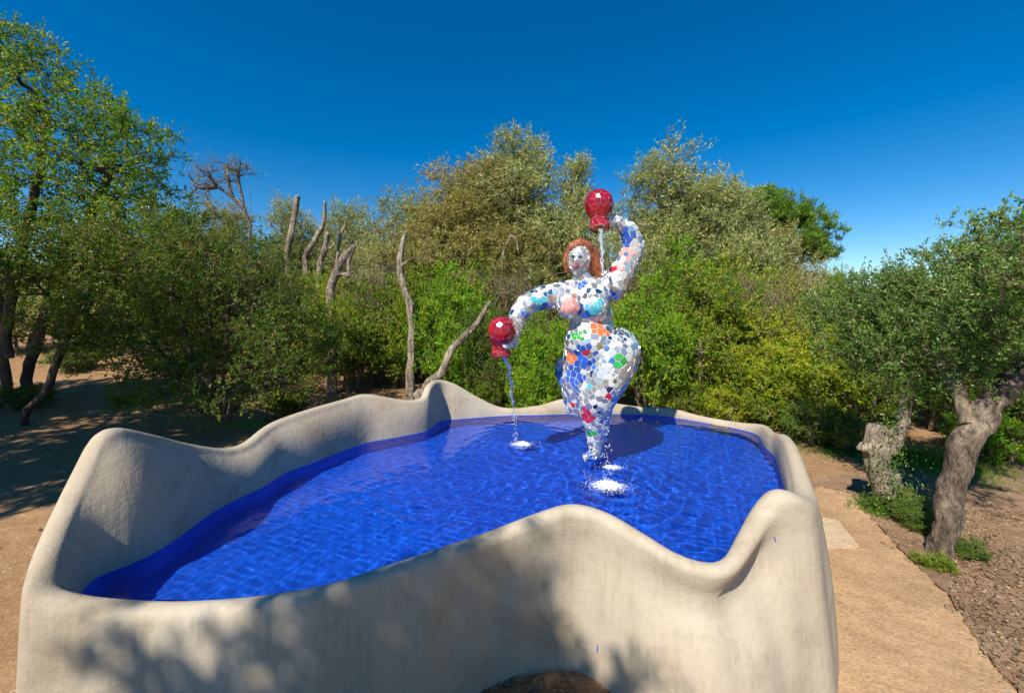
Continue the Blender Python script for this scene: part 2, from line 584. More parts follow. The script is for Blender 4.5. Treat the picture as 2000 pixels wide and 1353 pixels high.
def build_water():
    from math import pi
    rs = np.random.RandomState(3)
    st = 0.0115
    xs = np.arange(base_xy[:, 0].min() - .1, base_xy[:, 0].max() + .1, st)
    ys = np.arange(base_xy[:, 1].min() - .1, base_xy[:, 1].max() + .1, st)
    X, Y = np.meshgrid(xs, ys)
    Z = np.zeros_like(X)
    cx, cy_ = SPLASH[1][0].x, SPLASH[1][0].y
    dist = np.hypot(X - cx, Y - cy_)
    amp = 0.34 + 0.55 * np.exp(-dist / 1.6)
    for i in range(54):
        lam = 10 ** rs.uniform(math.log10(.045), math.log10(.26))
        th = rs.uniform(0, 2 * pi) if i % 3 else rs.normal(2.6, .5)
        kx, ky = 2 * pi / lam * math.cos(th), 2 * pi / lam * math.sin(th)
        wob = 0.5 * np.sin(X * rs.uniform(1, 4) + rs.uniform(0, 6)) + 0.5 * np.sin(Y * rs.uniform(1, 4) + rs.uniform(0, 6))
        Z += amp * lam * 0.0022 * np.sin(kx * X + ky * Y + rs.uniform(0, 6.28) + 1.4 * wob)
    for (p, a) in SPLASH:
        d = np.hypot(X - p.x, Y - p.y)
        Z += a * 0.018 * np.sin(d * 2 * pi / .13) * np.exp(-d / .55)
    inside = np.zeros(X.shape, bool)
    px, py = base_xy[:, 0], base_xy[:, 1]
    qx, qy = np.roll(px, -1), np.roll(py, -1)
    for a in range(len(px)):
        c = ((py[a] > Y) != (qy[a] > Y))
        if c.any():
            xi = (qx[a] - px[a]) * (Y - py[a]) / (qy[a] - py[a] + 1e-12) + px[a]
            inside ^= c & (X < xi)
    idx = -np.ones(X.shape, int)
    cell = inside[:-1, :-1] & inside[1:, :-1] & inside[:-1, 1:] & inside[1:, 1:]
    used = np.zeros(X.shape, bool)
    used[:-1, :-1] |= cell; used[1:, :-1] |= cell; used[:-1, 1:] |= cell; used[1:, 1:] |= cell
    idx[used] = np.arange(used.sum())
    V = np.stack([X[used], Y[used], WZ + Z[used]], 1)
    jj, ii = np.nonzero(cell)
    F = np.stack([idx[jj, ii], idx[jj, ii + 1], idx[jj + 1, ii + 1], idx[jj + 1, ii]], 1)
    me = bpy.data.meshes.new('pool_water')
    me.vertices.add(len(V)); me.loops.add(F.size); me.polygons.add(len(F))
    me.vertices.foreach_set('co', V.astype(np.float32).ravel())
    me.loops.foreach_set('vertex_index', F.astype(np.int32).ravel())
    me.polygons.foreach_set('loop_start', np.arange(0, F.size, 4, dtype=np.int32))
    me.polygons.foreach_set('use_smooth', np.ones(len(F), bool))
    me.update(calc_edges=True)
    o = mesh_obj('pool_water', me, None, WATER)
    tag(o, 'rippling clear water filling the cobalt blue pool', kind='structure')
    return o
water = build_water()
water.cycles.is_caustics_caster = True
floor_obj.cycles.is_caustics_receiver = True
sun_data.cycles.is_caustics_light = True

# ------------------------------------------------------------------ the fountain figure and its jars
D0 = 4.24
PXM = FPX / D0                                    # pixels per metre at the figure

def sphere_pts(c, r, seg=14, ring=9):
    V, F = [], []
    V.append((c[0], c[1], c[2] + r[2]))
    for i in range(1, ring):
        a = math.pi * i / ring
        for j in range(seg):
            b = 2 * math.pi * j / seg
            V.append((c[0] + r[0] * math.sin(a) * math.cos(b), c[1] + r[1] * math.sin(a) * math.sin(b), c[2] + r[2] * math.cos(a)))
    V.append((c[0], c[1], c[2] - r[2]))
    for j in range(seg): F.append((0, 1 + j, 1 + (j + 1) % seg))
    for i in range(ring - 2):
        for j in range(seg):
            a = 1 + i * seg + j; b = 1 + i * seg + (j + 1) % seg
            F.append((a, a + seg, b + seg, b))
    e = len(V) - 1; o = 1 + (ring - 2) * seg
    for j in range(seg): F.append((e, o + (j + 1) % seg, o + j))
    return V, F

class Blob:
    def __init__(self): self.V, self.F = [], []
    def ell(self, px, py, dD, rx, ry, rz):
        c = P(px, py, D0 + dD); s = 1.0 / PXM
        self.add(c, (rx * s, ry * s, rz * s))
    def add(self, c, r):
        v, f = sphere_pts(c, r)
        o = len(self.V)
        self.V += v; self.F += [tuple(i + o for i in q) for q in f]
    def chain(self, pts):
        Q = [(P(px, py, D0 + d), r / PXM) for px, py, d, r in pts]
        self.chain3(Q)
    def chain3(self, Q):
        for (a, ra), (b, rb) in zip(Q, Q[1:]):
            n = max(2, int((b - a).length / (0.35 * min(ra, rb))) + 1)
            for i in range(n + 1):
                t = i / n
                r = ra * (1 - t) + rb * t
                self.add(a.lerp(b, t), (r, r, r))
    def remesh(self, name, voxel, smooth=6, org=(0, 0, 0)):
        V = [Vector(v) - Vector(org) for v in self.V]
        me = mk_mesh('raw', V, self.F)
        o = bpy.data.objects.new('raw', me); C.objects.link(o)
        m = o.modifiers.new('r', 'REMESH'); m.mode = 'VOXEL'; m.voxel_size = voxel
        s = o.modifiers.new('s', 'SMOOTH'); s.factor = 0.5; s.iterations = smooth
        dg = bpy.context.evaluated_depsgraph_get()
        out = bpy.data.meshes.new_from_object(o.evaluated_get(dg))
        out.name = name
        bpy.data.objects.remove(o, do_unlink=True); bpy.data.meshes.remove(me)
        out.polygons.foreach_set('use_smooth', [True] * len(out.polygons))
        return out

GROUT = simple('pale_grout', (.50, .50, .48), 0.8)
GROUT_RED = simple('pink_grout', (.30, .10, .10), 0.8)
GROUT_HAIR = simple('tan_grout', (.40, .20, .11), 0.8)
TILE = {
    'mirror': simple('mirror_tile', (.74, .76, .78), 0.15, 1.0, 0, .08),
    'silver': simple('silver_tile', (.64, .66, .67), 0.30, 0.85, 0.3, .14),
    'white': simple('white_tile', (.52, .54, .54), 0.25, 0.0, 0.6, .08),
    'blue': simple('blue_tile', (.02, .10, .50), 0.2, 0.0, 0.7, .35),
    'sky': simple('turquoise_tile', (.05, .45, .60), 0.2, 0.0, 0.7, .25),
    'red': simple('red_tile', (.55, .012, .03), 0.2, 0.0, 0.7, .25),
    'green': simple('green_tile', (.02, .32, .05), 0.2, 0.0, 0.7, .25),
    'orange': simple('orange_tile', (.75, .16, .04), 0.25, 0.0, 0.6, .2),
    'pink': simple('pink_tile', (.75, .30, .27), 0.25, 0.0, 0.6, .15),
    'jar': simple('jar_red_tile', (.30, .004, .016), 0.16, 0.0, 0.8, .30),
    'hair': simple('hair_orange_tile', (.27, .065, .02), 0.35, 0.0, 0.4, .3),
    'face': simple('face_silver_tile', (.55, .56, .57), 0.28, 0.6, 0.3, .06),
}

def poisson(me, rad_fn, seed, dens=900):
    """points spread evenly over a mesh: (point, normal, radius)"""
    rs = np.random.RandomState(seed)
    me.calc_loop_triangles()
    n = len(me.loop_triangles)
    tri = np.zeros(n * 3, np.int32); me.loop_triangles.foreach_get('vertices', tri); tri = tri.reshape(-1, 3)
    co = np.zeros(len(me.vertices) * 3); me.vertices.foreach_get('co', co); co = co.reshape(-1, 3)
    nv = np.zeros(len(me.vertices) * 3); me.vertices.foreach_get('normal', nv); nv = nv.reshape(-1, 3)
    a, b, c = co[tri[:, 0]], co[tri[:, 1]], co[tri[:, 2]]
    area = np.linalg.norm(np.cross(b - a, c - a), axis=1) / 2
    N = int(area.sum() * dens * 14)
    pick = rs.choice(n, N, p=area / area.sum())
    u, v = rs.rand(N), rs.rand(N)
    sw = u + v > 1; u[sw], v[sw] = 1 - u[sw], 1 - v[sw]
    p = a[pick] + u[:, None] * (b - a)[pick] + v[:, None] * (c - a)[pick]
    nn = nv[tri[pick, 0]] * (1 - u - v)[:, None] + nv[tri[pick, 1]] * u[:, None] + nv[tri[pick, 2]] * v[:, None]
    nn /= np.linalg.norm(nn, axis=1, keepdims=True)
    cell = 0.065; grid = {}; keep = []
    for i in range(N):
        q = p[i]; r = rad_fn(q)
        key = tuple(np.floor(q / cell).astype(int)); ok = True
        for dx in (-1, 0, 1):
            for dy in (-1, 0, 1):
                for dz in (-1, 0, 1):
                    for j in grid.get((key[0] + dx, key[1] + dy, key[2] + dz), ()):
                        if np.dot(p[j] - q, p[j] - q) < r * r and np.dot(nn[i], nn[j]) > 0:
                            ok = False; break
                    if not ok: break
                if not ok: break
            if not ok: break
        if ok:
            keep.append(i); grid.setdefault(key, []).append(i)
    return p[keep], nn[keep]

def voronoi_tiles(p, n, rad_fn, gap, lift, thick):
    """flat little polygons, one around each point, like hand cut mosaic"""
    tiles = []
    for i in range(len(p)):
        d = p - p[i]
        size = rad_fn(p[i])
        near = np.nonzero((np.einsum('ij,ij->i', d, d) < (3.2 * size) ** 2) & (n @ n[i] > 0.25))[0]
        up = np.array((0, 0, 1.0)) if abs(n[i][2]) < 0.9 else np.array((1.0, 0, 0))
        ax = np.cross(up, n[i]); ax /= np.linalg.norm(ax); ay = np.cross(n[i], ax)
        poly = [(1.0 * size * math.cos(k * math.pi / 4), 1.0 * size * math.sin(k * math.pi / 4)) for k in range(8)]
        for j in near:
            if j == i: continue
            qx, qy = d[j] @ ax, d[j] @ ay
            L = math.hypot(qx, qy)
            if L < 1e-5: continue
            nx, ny = qx / L, qy / L
            lim = L / 2 - gap / 2
            new = []
            for a in range(len(poly)):
                A, B = poly[a], poly[(a + 1) % len(poly)]
                da, db = A[0] * nx + A[1] * ny - lim, B[0] * nx + B[1] * ny - lim
                if da <= 0: new.append(A)
                if (da < 0) != (db < 0) and da != db:
                    t = da / (da - db); new.append((A[0] + (B[0] - A[0]) * t, A[1] + (B[1] - A[1]) * t))
            poly = new
            if len(poly) < 3: break
        if len(poly) < 3: continue
        # drop nearly equal corners
        cl = []
        for q in poly:
            if not cl or math.hypot(q[0] - cl[-1][0], q[1] - cl[-1][1]) > size * .06: cl.append(q)
        if len(cl) < 3: continue
        area = 0.5 * abs(sum(cl[a][0] * cl[(a + 1) % len(cl)][1] - cl[(a + 1) % len(cl)][0] * cl[a][1] for a in range(len(cl))))
        tiles.append((i, [p[i] + ax * q[0] + ay * q[1] + n[i] * lift for q in cl], n[i], area))
    return tiles

def tile_geo(pts, nrm, thick):
    k = len(pts)
    c = sum(pts) / k
    top = [q * 0.93 + c * 0.07 + nrm * 0.0 for q in pts]
    V = top + [q - nrm * 0.003 for q in pts] + [q - nrm * thick for q in pts]
    F = [tuple(range(k))]
    for a in range(k):
        b = (a + 1) % k
        F.append((a, k + a, k + b, b))
        F.append((k + a, 2 * k + a, 2 * k + b, k + b))
    return V, F

def add_tiles(root, me, colour_fn, size, rad_fn, gap, lift, thick, seed, limit, origin, name='tile', hidden_name='small_tiles', jitter=0.03):
    p, n = poisson(me, rad_fn, seed)
    rs = np.random.RandomState(seed + 1)
    n = n + rs.normal(0, jitter, n.shape); n /= np.linalg.norm(n, axis=1, keepdims=True)
    tl = voronoi_tiles(p, n, rad_fn, gap, lift, thick)
    camv = np.array((0, 0, CAMZ))
    sc = []
    for (i, pts, nn, area) in tl:
        v = camv - (p[i] + np.array(origin)); v /= np.linalg.norm(v)
        sc.append(area * max(0.0, float(v @ nn)))
    order = np.argsort(-np.array(sc))
    rest = {}
    for rank, q in enumerate(order):
        i, pts, nn, area = tl[q]
        cname = colour_fn(p[i], nn, rs)
        if cname is None: continue
        V, F = tile_geo(pts, nn, thick)
        if rank < limit and sc[q] > 0:
            c = p[i]
            mm = mk_mesh(name, [v - c for v in V], F, smooth=False)
            o = mesh_obj(name, mm, root, TILE[cname]); o.location = c
        else:
            rest.setdefault(cname, []).append((V, F))
    if rest:
        V, F, M = [], [], []
        names = list(rest)
        for mi, cn in enumerate(names):
            for v, f in rest[cn]:
                o = len(V); V += v; F += [tuple(a + o for a in q) for q in f]; M += [mi] * len(f)
        mm = mk_mesh(hidden_name, V, F, smooth=False)
        for cn in names: mm.materials.append(TILE[cn])
        mm.polygons.foreach_set('material_index', M)
        tag(mesh_obj(hidden_name, mm, root), kind='stuff')

def build_figure():
    org = P(1160, 892, D0); org.z = WZ
    root = empty('fountain_statue', org)
    tag(root, 'silver mosaic woman statue pouring water while balancing on one leg in the pool', 'statue')
    b = Blob()
    # trunk
    b.ell(1148, 582, .0, 50, 36, 34)
    b.ell(1112, 598, -.13, 24, 24, 24)
    b.ell(1163, 598, -.14, 25, 25, 25)
    b.ell(1153, 615, .0, 44, 35, 30)
    b.ell(1155, 642, .0, 44, 36, 34)
    b.ell(1152, 668, -.03, 50, 42, 38)
    b.ell(1172, 690, .04, 73, 54, 46)
    b.ell(1206, 688, .10, 45, 48, 50)
    b.chain([(1100, 573, .02, 24), (1196, 563, .02, 26)])
    # standing leg and foot
    b.chain([(1199, 695, -.02, 50), (1182, 738, -.07, 43), (1166, 782, -.09, 32), (1164, 815, -.02, 27.5), (1165, 840, .0, 22), (1163, 866, .0, 14), (1164, 882, .0, 12)])
    b.chain([(1172, 888, .03, 9), (1158, 889, -.07, 10), (1142, 893, -.15, 7)])
    # other leg, bent behind
    b.chain([(1136, 695, .03, 36), (1128, 745, .03, 30), (1126, 790, .08, 25)])
    b.chain([(1126, 792, .12, 24), (1114, 762, .38, 19), (1100, 735, .56, 13), (1094, 722, .60, 10)])
    b.chain([(1094, 722, .60, 10), (1093, 712, .62, 9), (1098, 704, .56, 7)])
    # neck and head
    b.chain([(1143, 560, .0, 22), (1136, 541, -.02, 17), (1132, 525, -.02, 17)])
    b.ell(1130, 503, -.04, 24, 27, 31)
    b.ell(1127, 518, -.09, 16, 15, 15)
    b.ell(1124, 509, -.175, 3.4, 5.5, 7)               # nose
    # arms
    b.chain([(1098, 576, .0, 25), (1060, 581, -.02, 23), (1026, 595, -.06, 20), (1010, 620, -.1, 17.5), (1005, 650, -.12, 12)])
    b.chain([(1198, 556, .0, 27), (1224, 516, .0, 23.5), (1238, 482, -.02, 20.5), (1230, 452, -.06, 17), (1210, 433, -.09, 12)])
    # hands: a palm and five fingers closed on each jar neck
    def hand(px, py, d, nx, ny, base):
        b.ell(px, py, d, 9, 9, 11)
        for k in range(4):
            oy = -9 + k * 6.2
            ln = (15, 18, 17, 13)[k]
            b.chain([(px + nx * 4, py + oy + ny, d - .02, 3.2), (px + nx * (4 + ln * .55), py + oy + 1, d - .075 - .004 * k, 2.9),
                     (px + nx * (4 + ln), py + oy + 2, d - .115, 2.5)])
        b.chain([(px + nx * 2, py - 8, d + .02, 3.4), (px + nx * 9, py - 13, d + .07, 3.1), (px + nx * 17, py - 13, d + .09, 2.6)])
    hand(1003, 668, -.12, -1, 0, None)
    hand(1197, 430, -.09, -1, 0, None)
    me = b.remesh('body', 0.017, 7, org)
    mesh_obj('body', me, root, GROUT)
    # colour patches, loose clusters of coloured tiles
    def L(px, py, d): return np.array(P(px, py, D0 + d) - org)
    patch = [(L(1112, 600, -.26), .10, 'pink'), (L(1160, 600, -.28), .09, 'sky'), (L(1138, 612, -.2), .075, 'blue'),
             (L(1175, 645, -.2), .085, 'orange'), (L(1130, 655, -.2), .075, 'green'), (L(1142, 628, -.2), .05, 'pink'),
             (L(1205, 700, -.22), .085, 'green'), (L(1140, 700, -.2), .12, 'blue'), (L(1120, 735, -.12), .12, 'blue'), (L(1141, 690, -.2), .05, 'red'),
             (L(1112, 695, -.1), .06, 'orange'), (L(1146, 745, -.2), .06, 'sky'), (L(1184, 768, -.2), .07, 'red'), (L(1205, 768, -.1), .09, 'blue'),
             (L(1148, 812, -.15), .08, 'red'), (L(1156, 850, -.1), .05, 'green'), (L(1052, 592, -.12), .07, 'sky'), (L(1068, 600, -.1), .08, 'blue'),
             (L(1028, 616, -.15), .05, 'blue'), (L(1203, 525, -.1), .06, 'red'), (L(1226, 492, -.1), .07, 'pink'), (L(1222, 462, -.1), .09, 'blue'),
             (L(1228, 478, -.1), .05, 'red'), (L(1134, 560, -.1), .05, 'blue'), (L(1122, 577, -.16), .04, 'orange'), (L(1194, 575, -.1), .06, 'blue'),
             (L(1096, 730, .5), .2, 'blue'), (L(1240, 690, .0), .07, 'orange'), (L(1118, 790, .0), .06, 'red'), (L(1110, 770, .1), .1, 'sky'),
             (L(1150, 890, -.12), .05, 'blue'), (L(1240, 730, .1), .1, 'blue'), (L(1185, 610, -.1), .06, 'green')]
    hz0 = (P(1130, 536, D0) - org).z
    hx0 = (P(1130, 500, D0) - org).x
    def colour(q, nn, rs):
        if q[2] > hz0 and abs(q[0] - hx0) < .17: return 'face'
        for c, r, cn in patch:
            if np.linalg.norm(q - c) < r * rs.uniform(.8, 1.15) and rs.rand() < .9: return cn
        return ['mirror', 'white', 'silver', 'silver', 'white', 'silver', 'silver'][rs.randint(7)]
    def rad(q):
        if q[2] > hz0 and abs(q[0] - hx0) < .2: return .034
        for hc in hands:
            if np.linalg.norm(q - hc) < .15: return .022
        if q[2] < .12: return .028
        return .043 * (1.0 + .38 * math.sin(q[0] * 17 + 1.3) * math.sin(q[2] * 13 + q[1] * 9))
    hands = [np.array(P(997, 668, D0 - .14) - org), np.array(P(1188, 428, D0 - .12) - org)]
    add_tiles(root, me, colour, 0.062, rad, 0.0045, 0.004, 0.014, 11, 300, org)
    # hair
    h = Blob()
    h.ell(1136, 496, .02, 30, 28, 28)
    h.ell(1140, 512, .05, 29, 24, 34)
    h.chain([(1112, 492, -.06, 9), (1107, 510, -.06, 8), (1108, 526, -.04, 6)])
    h.chain([(1156, 492, -.02, 13), (1164, 515, -.01, 12), (1170, 535, .0, 9)])
    h.chain([(1118, 482, -.10, 9), (1132, 476, -.10, 10), (1148, 483, -.07, 11)])
    hm = h.remesh('hair', 0.014, 4, org)
    hair = mesh_obj('hair', hm, root, GROUT_HAIR)
    hair['label'] = 'orange brown tiled hair'
    add_tiles(hair, hm, lambda q, nn, rs: 'hair', 0.034, lambda q: .028, 0.004, 0.003, 0.01, 21, 150, org)
    # plain eyes and mouth
    EYE = simple('eye_dark', (.03, .05, .06), 0.3)
    LIP = simple('lip_red_brown', (.35, .03, .04), 0.35)
    for nm, px, py, d, rx, ry, rz, mt in (('eye', 1118, 500, -.172, 4.2, 2.4, 2.1, EYE), ('eye', 1133, 501, -.176, 4.2, 2.4, 2.1, EYE), ('mouth', 1125, 520, -.170, 6.5, 4, 2.8, LIP)):
        e = Blob(); e.ell(px, py, d, rx, ry, rz)
        mesh_obj(nm, mk_mesh(nm, [Vector(v) - org for v in e.V], e.F), root, mt)
    return root
build_figure()

def lathe(prof, seg=40):
    V, F = [], []
    for r, z in prof:
        for j in range(seg):
            a = 2 * math.pi * j / seg
            V.append((r * math.cos(a), r * math.sin(a), z))
    for i in range(len(prof) - 1):
        for j in range(seg):
            F.append((i * seg + j, i * seg + (j + 1) % seg, (i + 1) * seg + (j + 1) % seg, (i + 1) * seg + j))
    return V, F

JAR_IN = simple('jar_bare_clay', (.50, .33, .17), 0.7)
def build_jar(px, py, dD, tilt, label, seed, sc=1.0):
    c = P(px, py, D0 + dD)
    root = empty('water_jar', c)
    tag(root, label, 'jar', 'red jars of the fountain figure')
    s = sc / PXM
    # profile in photo pixels from closed end (top, jar is upside down) to mouth
    prof = [(0.1, 29), (10, 28), (19, 23), (25, 14), (27.5, 3), (26, -9), (21, -20), (17, -28), (16, -34), (17.5, -41), (20.5, -48), (19.0, -48.6), (15, -42), (13, -34), (12.5, -24), (0.1, -22)]
    V, F = lathe([(r * s, z * s) for r, z in prof])
    R = Matrix.Rotation(tilt[0], 3, 'X') @ Matrix.Rotation(tilt[1], 3, 'Y')
    V = [R @ Vector(v) for v in V]
    me = mk_mesh('clay_body', V, F)
    bm = bmesh.new(); bm.from_mesh(me); bmesh.ops.recalc_face_normals(bm, faces=bm.faces[:]); bm.to_mesh(me); bm.free()
    me.materials.append(GROUT_RED); me.materials.append(JAR_IN)
    idx = []
    seg = 40
    for k in range(len(F)):
        idx.append(1 if k // seg >= 10 else 0)
    me.polygons.foreach_set('material_index', idx)
    mesh_obj('clay_body', me, root)
    Ri = R.inverted()
    def colr(q, nn, rs):
        v = Ri @ Vector(q)
        w = Ri @ Vector(nn)
        if v.z < -47.4 * s: return None
        rad = math.hypot(v.x, v.y)
        if rad > 1e-4 and (v.x * w.x + v.y * w.y) / rad < -0.1: return None
        return 'jar'
    add_tiles(root, me, colr, 0.052, lambda q: .036, 0.0032, 0.003, 0.012, seed, 300, c)
    return root
build_jar(1170, 400, -.12, (math.radians(-9), 0), 'red mosaic jar tipped upside down above the raised arm of the statue', 31, .97)
build_jar(980, 647, -.16, (math.radians(8), math.radians(3)), 'red mosaic jar pouring low beside the bushes at arm length', 41, .92)

# ------------------------------------------------------------------ falling water and foam
def stream_mat():
    t = NT('falling_water')
    t.b.inputs['Base Color'].default_value = (.9, .95, 1, 1)
    t.b.inputs['Roughness'].default_value = 0.02
    t.b.inputs['IOR'].default_value = 1.33
    t.b.inputs['Transmission Weight'].default_value = 0.75
    return t.m
STREAM = stream_mat()
FOAM = simple('white_foam', (.86, .90, .93), 0.4)
ICO = None
def ico(c, r, V, F, rs):
    t = (1 + 5 ** .5) / 2
    base = [(-1, t, 0), (1, t, 0), (-1, -t, 0), (1, -t, 0), (0, -1, t), (0, 1, t), (0, -1, -t), (0, 1, -t), (t, 0, -1), (t, 0, 1), (-t, 0, -1), (-t, 0, 1)]
    fs = [(0, 11, 5), (0, 5, 1), (0, 1, 7), (0, 7, 10), (0, 10, 11), (1, 5, 9), (5, 11, 4), (11, 10, 2), (10, 7, 6), (7, 1, 8), (3, 9, 4), (3, 4, 2), (3, 2, 6), (3, 6, 8), (3, 8, 9), (4, 9, 5), (2, 4, 11), (6, 2, 10), (8, 6, 7), (9, 8, 1)]
    o = len(V); k = r / 1.902
    sq = rs.uniform(.7, 1.5)
    V += [(c[0] + x * k, c[1] + y * k, c[2] + z * k * sq) for x, y, z in base]
    F += [tuple(i + o for i in f) for f in fs]

def water_stream(a, b, r0, label, seed, spread, solid=.55, drops=170, sag=.0):
    rs = np.random.RandomState(seed)
    V, F = [], []
    # falls along a parabola from a to b, the vertical speed growing with the drop
    def at(t):
        h = math.sqrt(t)
        return Vector((a.x + (b.x - a.x) * h, a.y + (b.y - a.y) * h, a.z + (b.z - a.z) * t))
    n, seg = 60, 8
    for s in range(2):
        ph = rs.uniform(0, 6)
        base = len(V)
        for i in range(n + 1):
            t = solid * i / n
            c = at(t)
            rr = r0 * (1 - .55 * t / solid) * (1 + .35 * math.sin(i * 1.1 + ph) + .2 * rs.randn()) * (.7 if s else 1)
            if i == n: rr = r0 * .1
            off = Vector((math.sin(i * .31 + ph) * r0 * .9, math.cos(i * .27 + ph) * r0 * .9, 0)) * (s * 1.3 + .3)
            for j in range(seg):
                an = 2 * math.pi * j / seg
                V.append(tuple(c + off + Vector((math.cos(an) * rr, math.sin(an) * rr, 0))))
        for i in range(n):
            for j in range(seg):
                F.append((base + i * seg + j, base + i * seg + (j + 1) % seg, base + (i + 1) * seg + (j + 1) % seg, base + (i + 1) * seg + j))
    for i in range(drops):
        t = rs.uniform(.12, 1.0) ** .7
        c = at(t) + Vector(rs.normal(0, spread * t, 3)) * Vector((1, 1, .6)).length / 1.5
        if c.z < WZ + .005: c.z = WZ + .005
        ico(c, rs.uniform(.0025, .0070) * (1 if t > .3 else .6), V, F, rs)
    o = mesh_obj('water_stream', mk_mesh('water_stream', V, F), None, STREAM)
    return tag(o, label, 'water', 'falling water of the fountain', kind='stuff')

water_stream(P(982, 692, D0 - .17), SPLASH[0][0] + Vector((-.06, 0, 0)), .016, 'thin stream of water falling from the lower red jar', 5, .016)
water_stream(P(1171, 446, D0 - .19), SPLASH[1][0], .013, 'stream of water dropping from the raised red jar past the statue', 6, .020, solid=.28, drops=150)

def foam(c, rx, ry, hgt, n, label, seed):
    rs = np.random.RandomState(seed)
    V, F = [], []
    for i in range(n):
        core = rs.rand() < .72
        k = 1.0 if core else 2.2
        x, y = rs.normal(0, rx * .42 * k), rs.normal(0, ry * .42 * k)
        q = math.exp(-((x / rx) ** 2 + (y / ry) ** 2))
        z = WZ + .004 + abs(rs.normal(0, hgt * q)) * (1 if core else .25)
        ico((c.x + x, c.y + y, z), rs.uniform(.0015, .0048) if core else rs.uniform(.001, .0025), V, F, rs)
    o = mesh_obj('splash_foam', mk_mesh('splash_foam', V, F), None, FOAM)
    return tag(o, label, 'foam', 'white foam patches on the pool', kind='stuff')
foam(SPLASH[0][0], .085, .055, .013, 1300, 'white foam where the lower jar stream hits the pool', 1)
foam(SPLASH[1][0], .105, .075, .020, 2600, 'largest white foam patch in front of the statue foot', 2)
foam(SPLASH[2][0], .09, .06, .005, 420, 'small faint foam patch just right of the statue foot', 3)

# blue paint marks left on the outside of the pool wall
def wall_mark(px, py, w, h, ang=0.0):
    dg = bpy.context.evaluated_depsgraph_get()
    o = Vector((0, 0, CAMZ)); d = (P(px, py, 1.0) - o).normalized()
    me = wall_obj.evaluated_get(dg).to_mesh()
    off = Vector((0, 4.0, 0))
    bv = BVHTree.FromPolygons([v.co + off for v in me.vertices], [p.vertices for p in me.polygons])
    loc, nr, _, dist = bv.ray_cast(o, d)
    wall_obj.evaluated_get(dg).to_mesh_clear()
    if loc is None: return
    if nr.dot(d) > 0: nr = -nr
    ax = Vector((0, 0, 1)).cross(nr).normalized(); ay = nr.cross(ax)
    c, s = math.cos(ang), math.sin(ang)
    ax, ay = ax * c + ay * s, ay * c - ax * s
    pts = []
    for k in range(10):
        a = 2 * math.pi * k / 10
        pts.append(loc + ax * math.cos(a) * w + ay * math.sin(a) * h * (1 + .15 * math.sin(3 * a)) + nr * .004 - off)
    mm = mk_mesh('paint_drip', pts + [p - nr * .012 for p in pts], [tuple(range(10))] + [(i, 10 + i, 10 + (i + 1) % 10, (i + 1) % 10) for i in range(10)], smooth=False)
    q = mesh_obj('paint_drip', mm, basin, BLUE)
bpy.context.view_layer.update()
wall_mark(1167, 1265, .004, .022)
wall_mark(1513, 1052, .003, .018, .4)

# ------------------------------------------------------------------ plants
def unit(v):
    return v / (np.linalg.norm(v, axis=-1, keepdims=True) + 1e-9)

def leaves_np(pos, dirs, L, W, rs, fold=.25):
    n = len(pos)
    side = unit(np.cross(dirs, unit(rs.normal(size=(n, 3)) + np.array((0, 0, .9)))))
    nr = np.cross(dirs, side)
    k = rs.uniform(.5, 1.45, n); l = (L * k)[:, None]; w = (W * k * rs.uniform(.75, 1.2, n))[:, None]
    p0 = pos
    p1 = pos + dirs * l * .45 + side * w * .5 + nr * w * fold
    p2 = pos + dirs * l - nr * l * .10
    p3 = pos + dirs * l * .45 - side * w * .5 + nr * w * fold
    return np.stack([p0, p1, p2, p3], 1).reshape(-1, 3)

def tube(V, F, pts, rad, seg):
    base = len(V)
    m = len(pts)
    for i in range(m):
        a = pts[max(0, i - 1)]; b = pts[min(m - 1, i + 1)]
        d = b - a; d = d / (np.linalg.norm(d) + 1e-9)
        u = np.cross(d, (0.3, 0.2, 0.93)) ; 
        if np.linalg.norm(u) < .1: u = np.cross(d, (1, 0, 0))
        u = u / np.linalg.norm(u); w = np.cross(d, u)
        for j in range(seg):
            an = 2 * math.pi * j / seg
            V.append(pts[i] + (u * math.cos(an) + w * math.sin(an)) * rad[i])
    for i in range(m - 1):
        for j in range(seg):
            F.append((base + i * seg + j, base + i * seg + (j + 1) % seg, base + (i + 1) * seg + (j + 1) % seg, base + (i + 1) * seg + j))
    F.append(tuple(base + (m - 1) * seg + j for j in range(seg)))

def sample_ellipsoids(ells, n, rs, shell=.55):
    """clump centres in a union of ellipsoids, denser towards the outside"""
    vol = np.array([e[3] * e[4] * e[5] for e in ells]) ** .8
    pick = rs.choice(len(ells), n, p=vol / vol.sum())
    d = unit(rs.normal(size=(n, 3)))
    r = rs.uniform(0, 1, n) ** (1 / 3.0)
    r = r * (1 - shell) + shell * (0.82 + .18 * rs.rand(n)) * (rs.rand(n) < .75) + shell * r * 0.6 * 0
    r = np.clip(r, .12, 1.05)
    E = np.array([e[:6] for e in ells])[pick]
    return E[:, :3] + d * r[:, None] * E[:, 3:6]

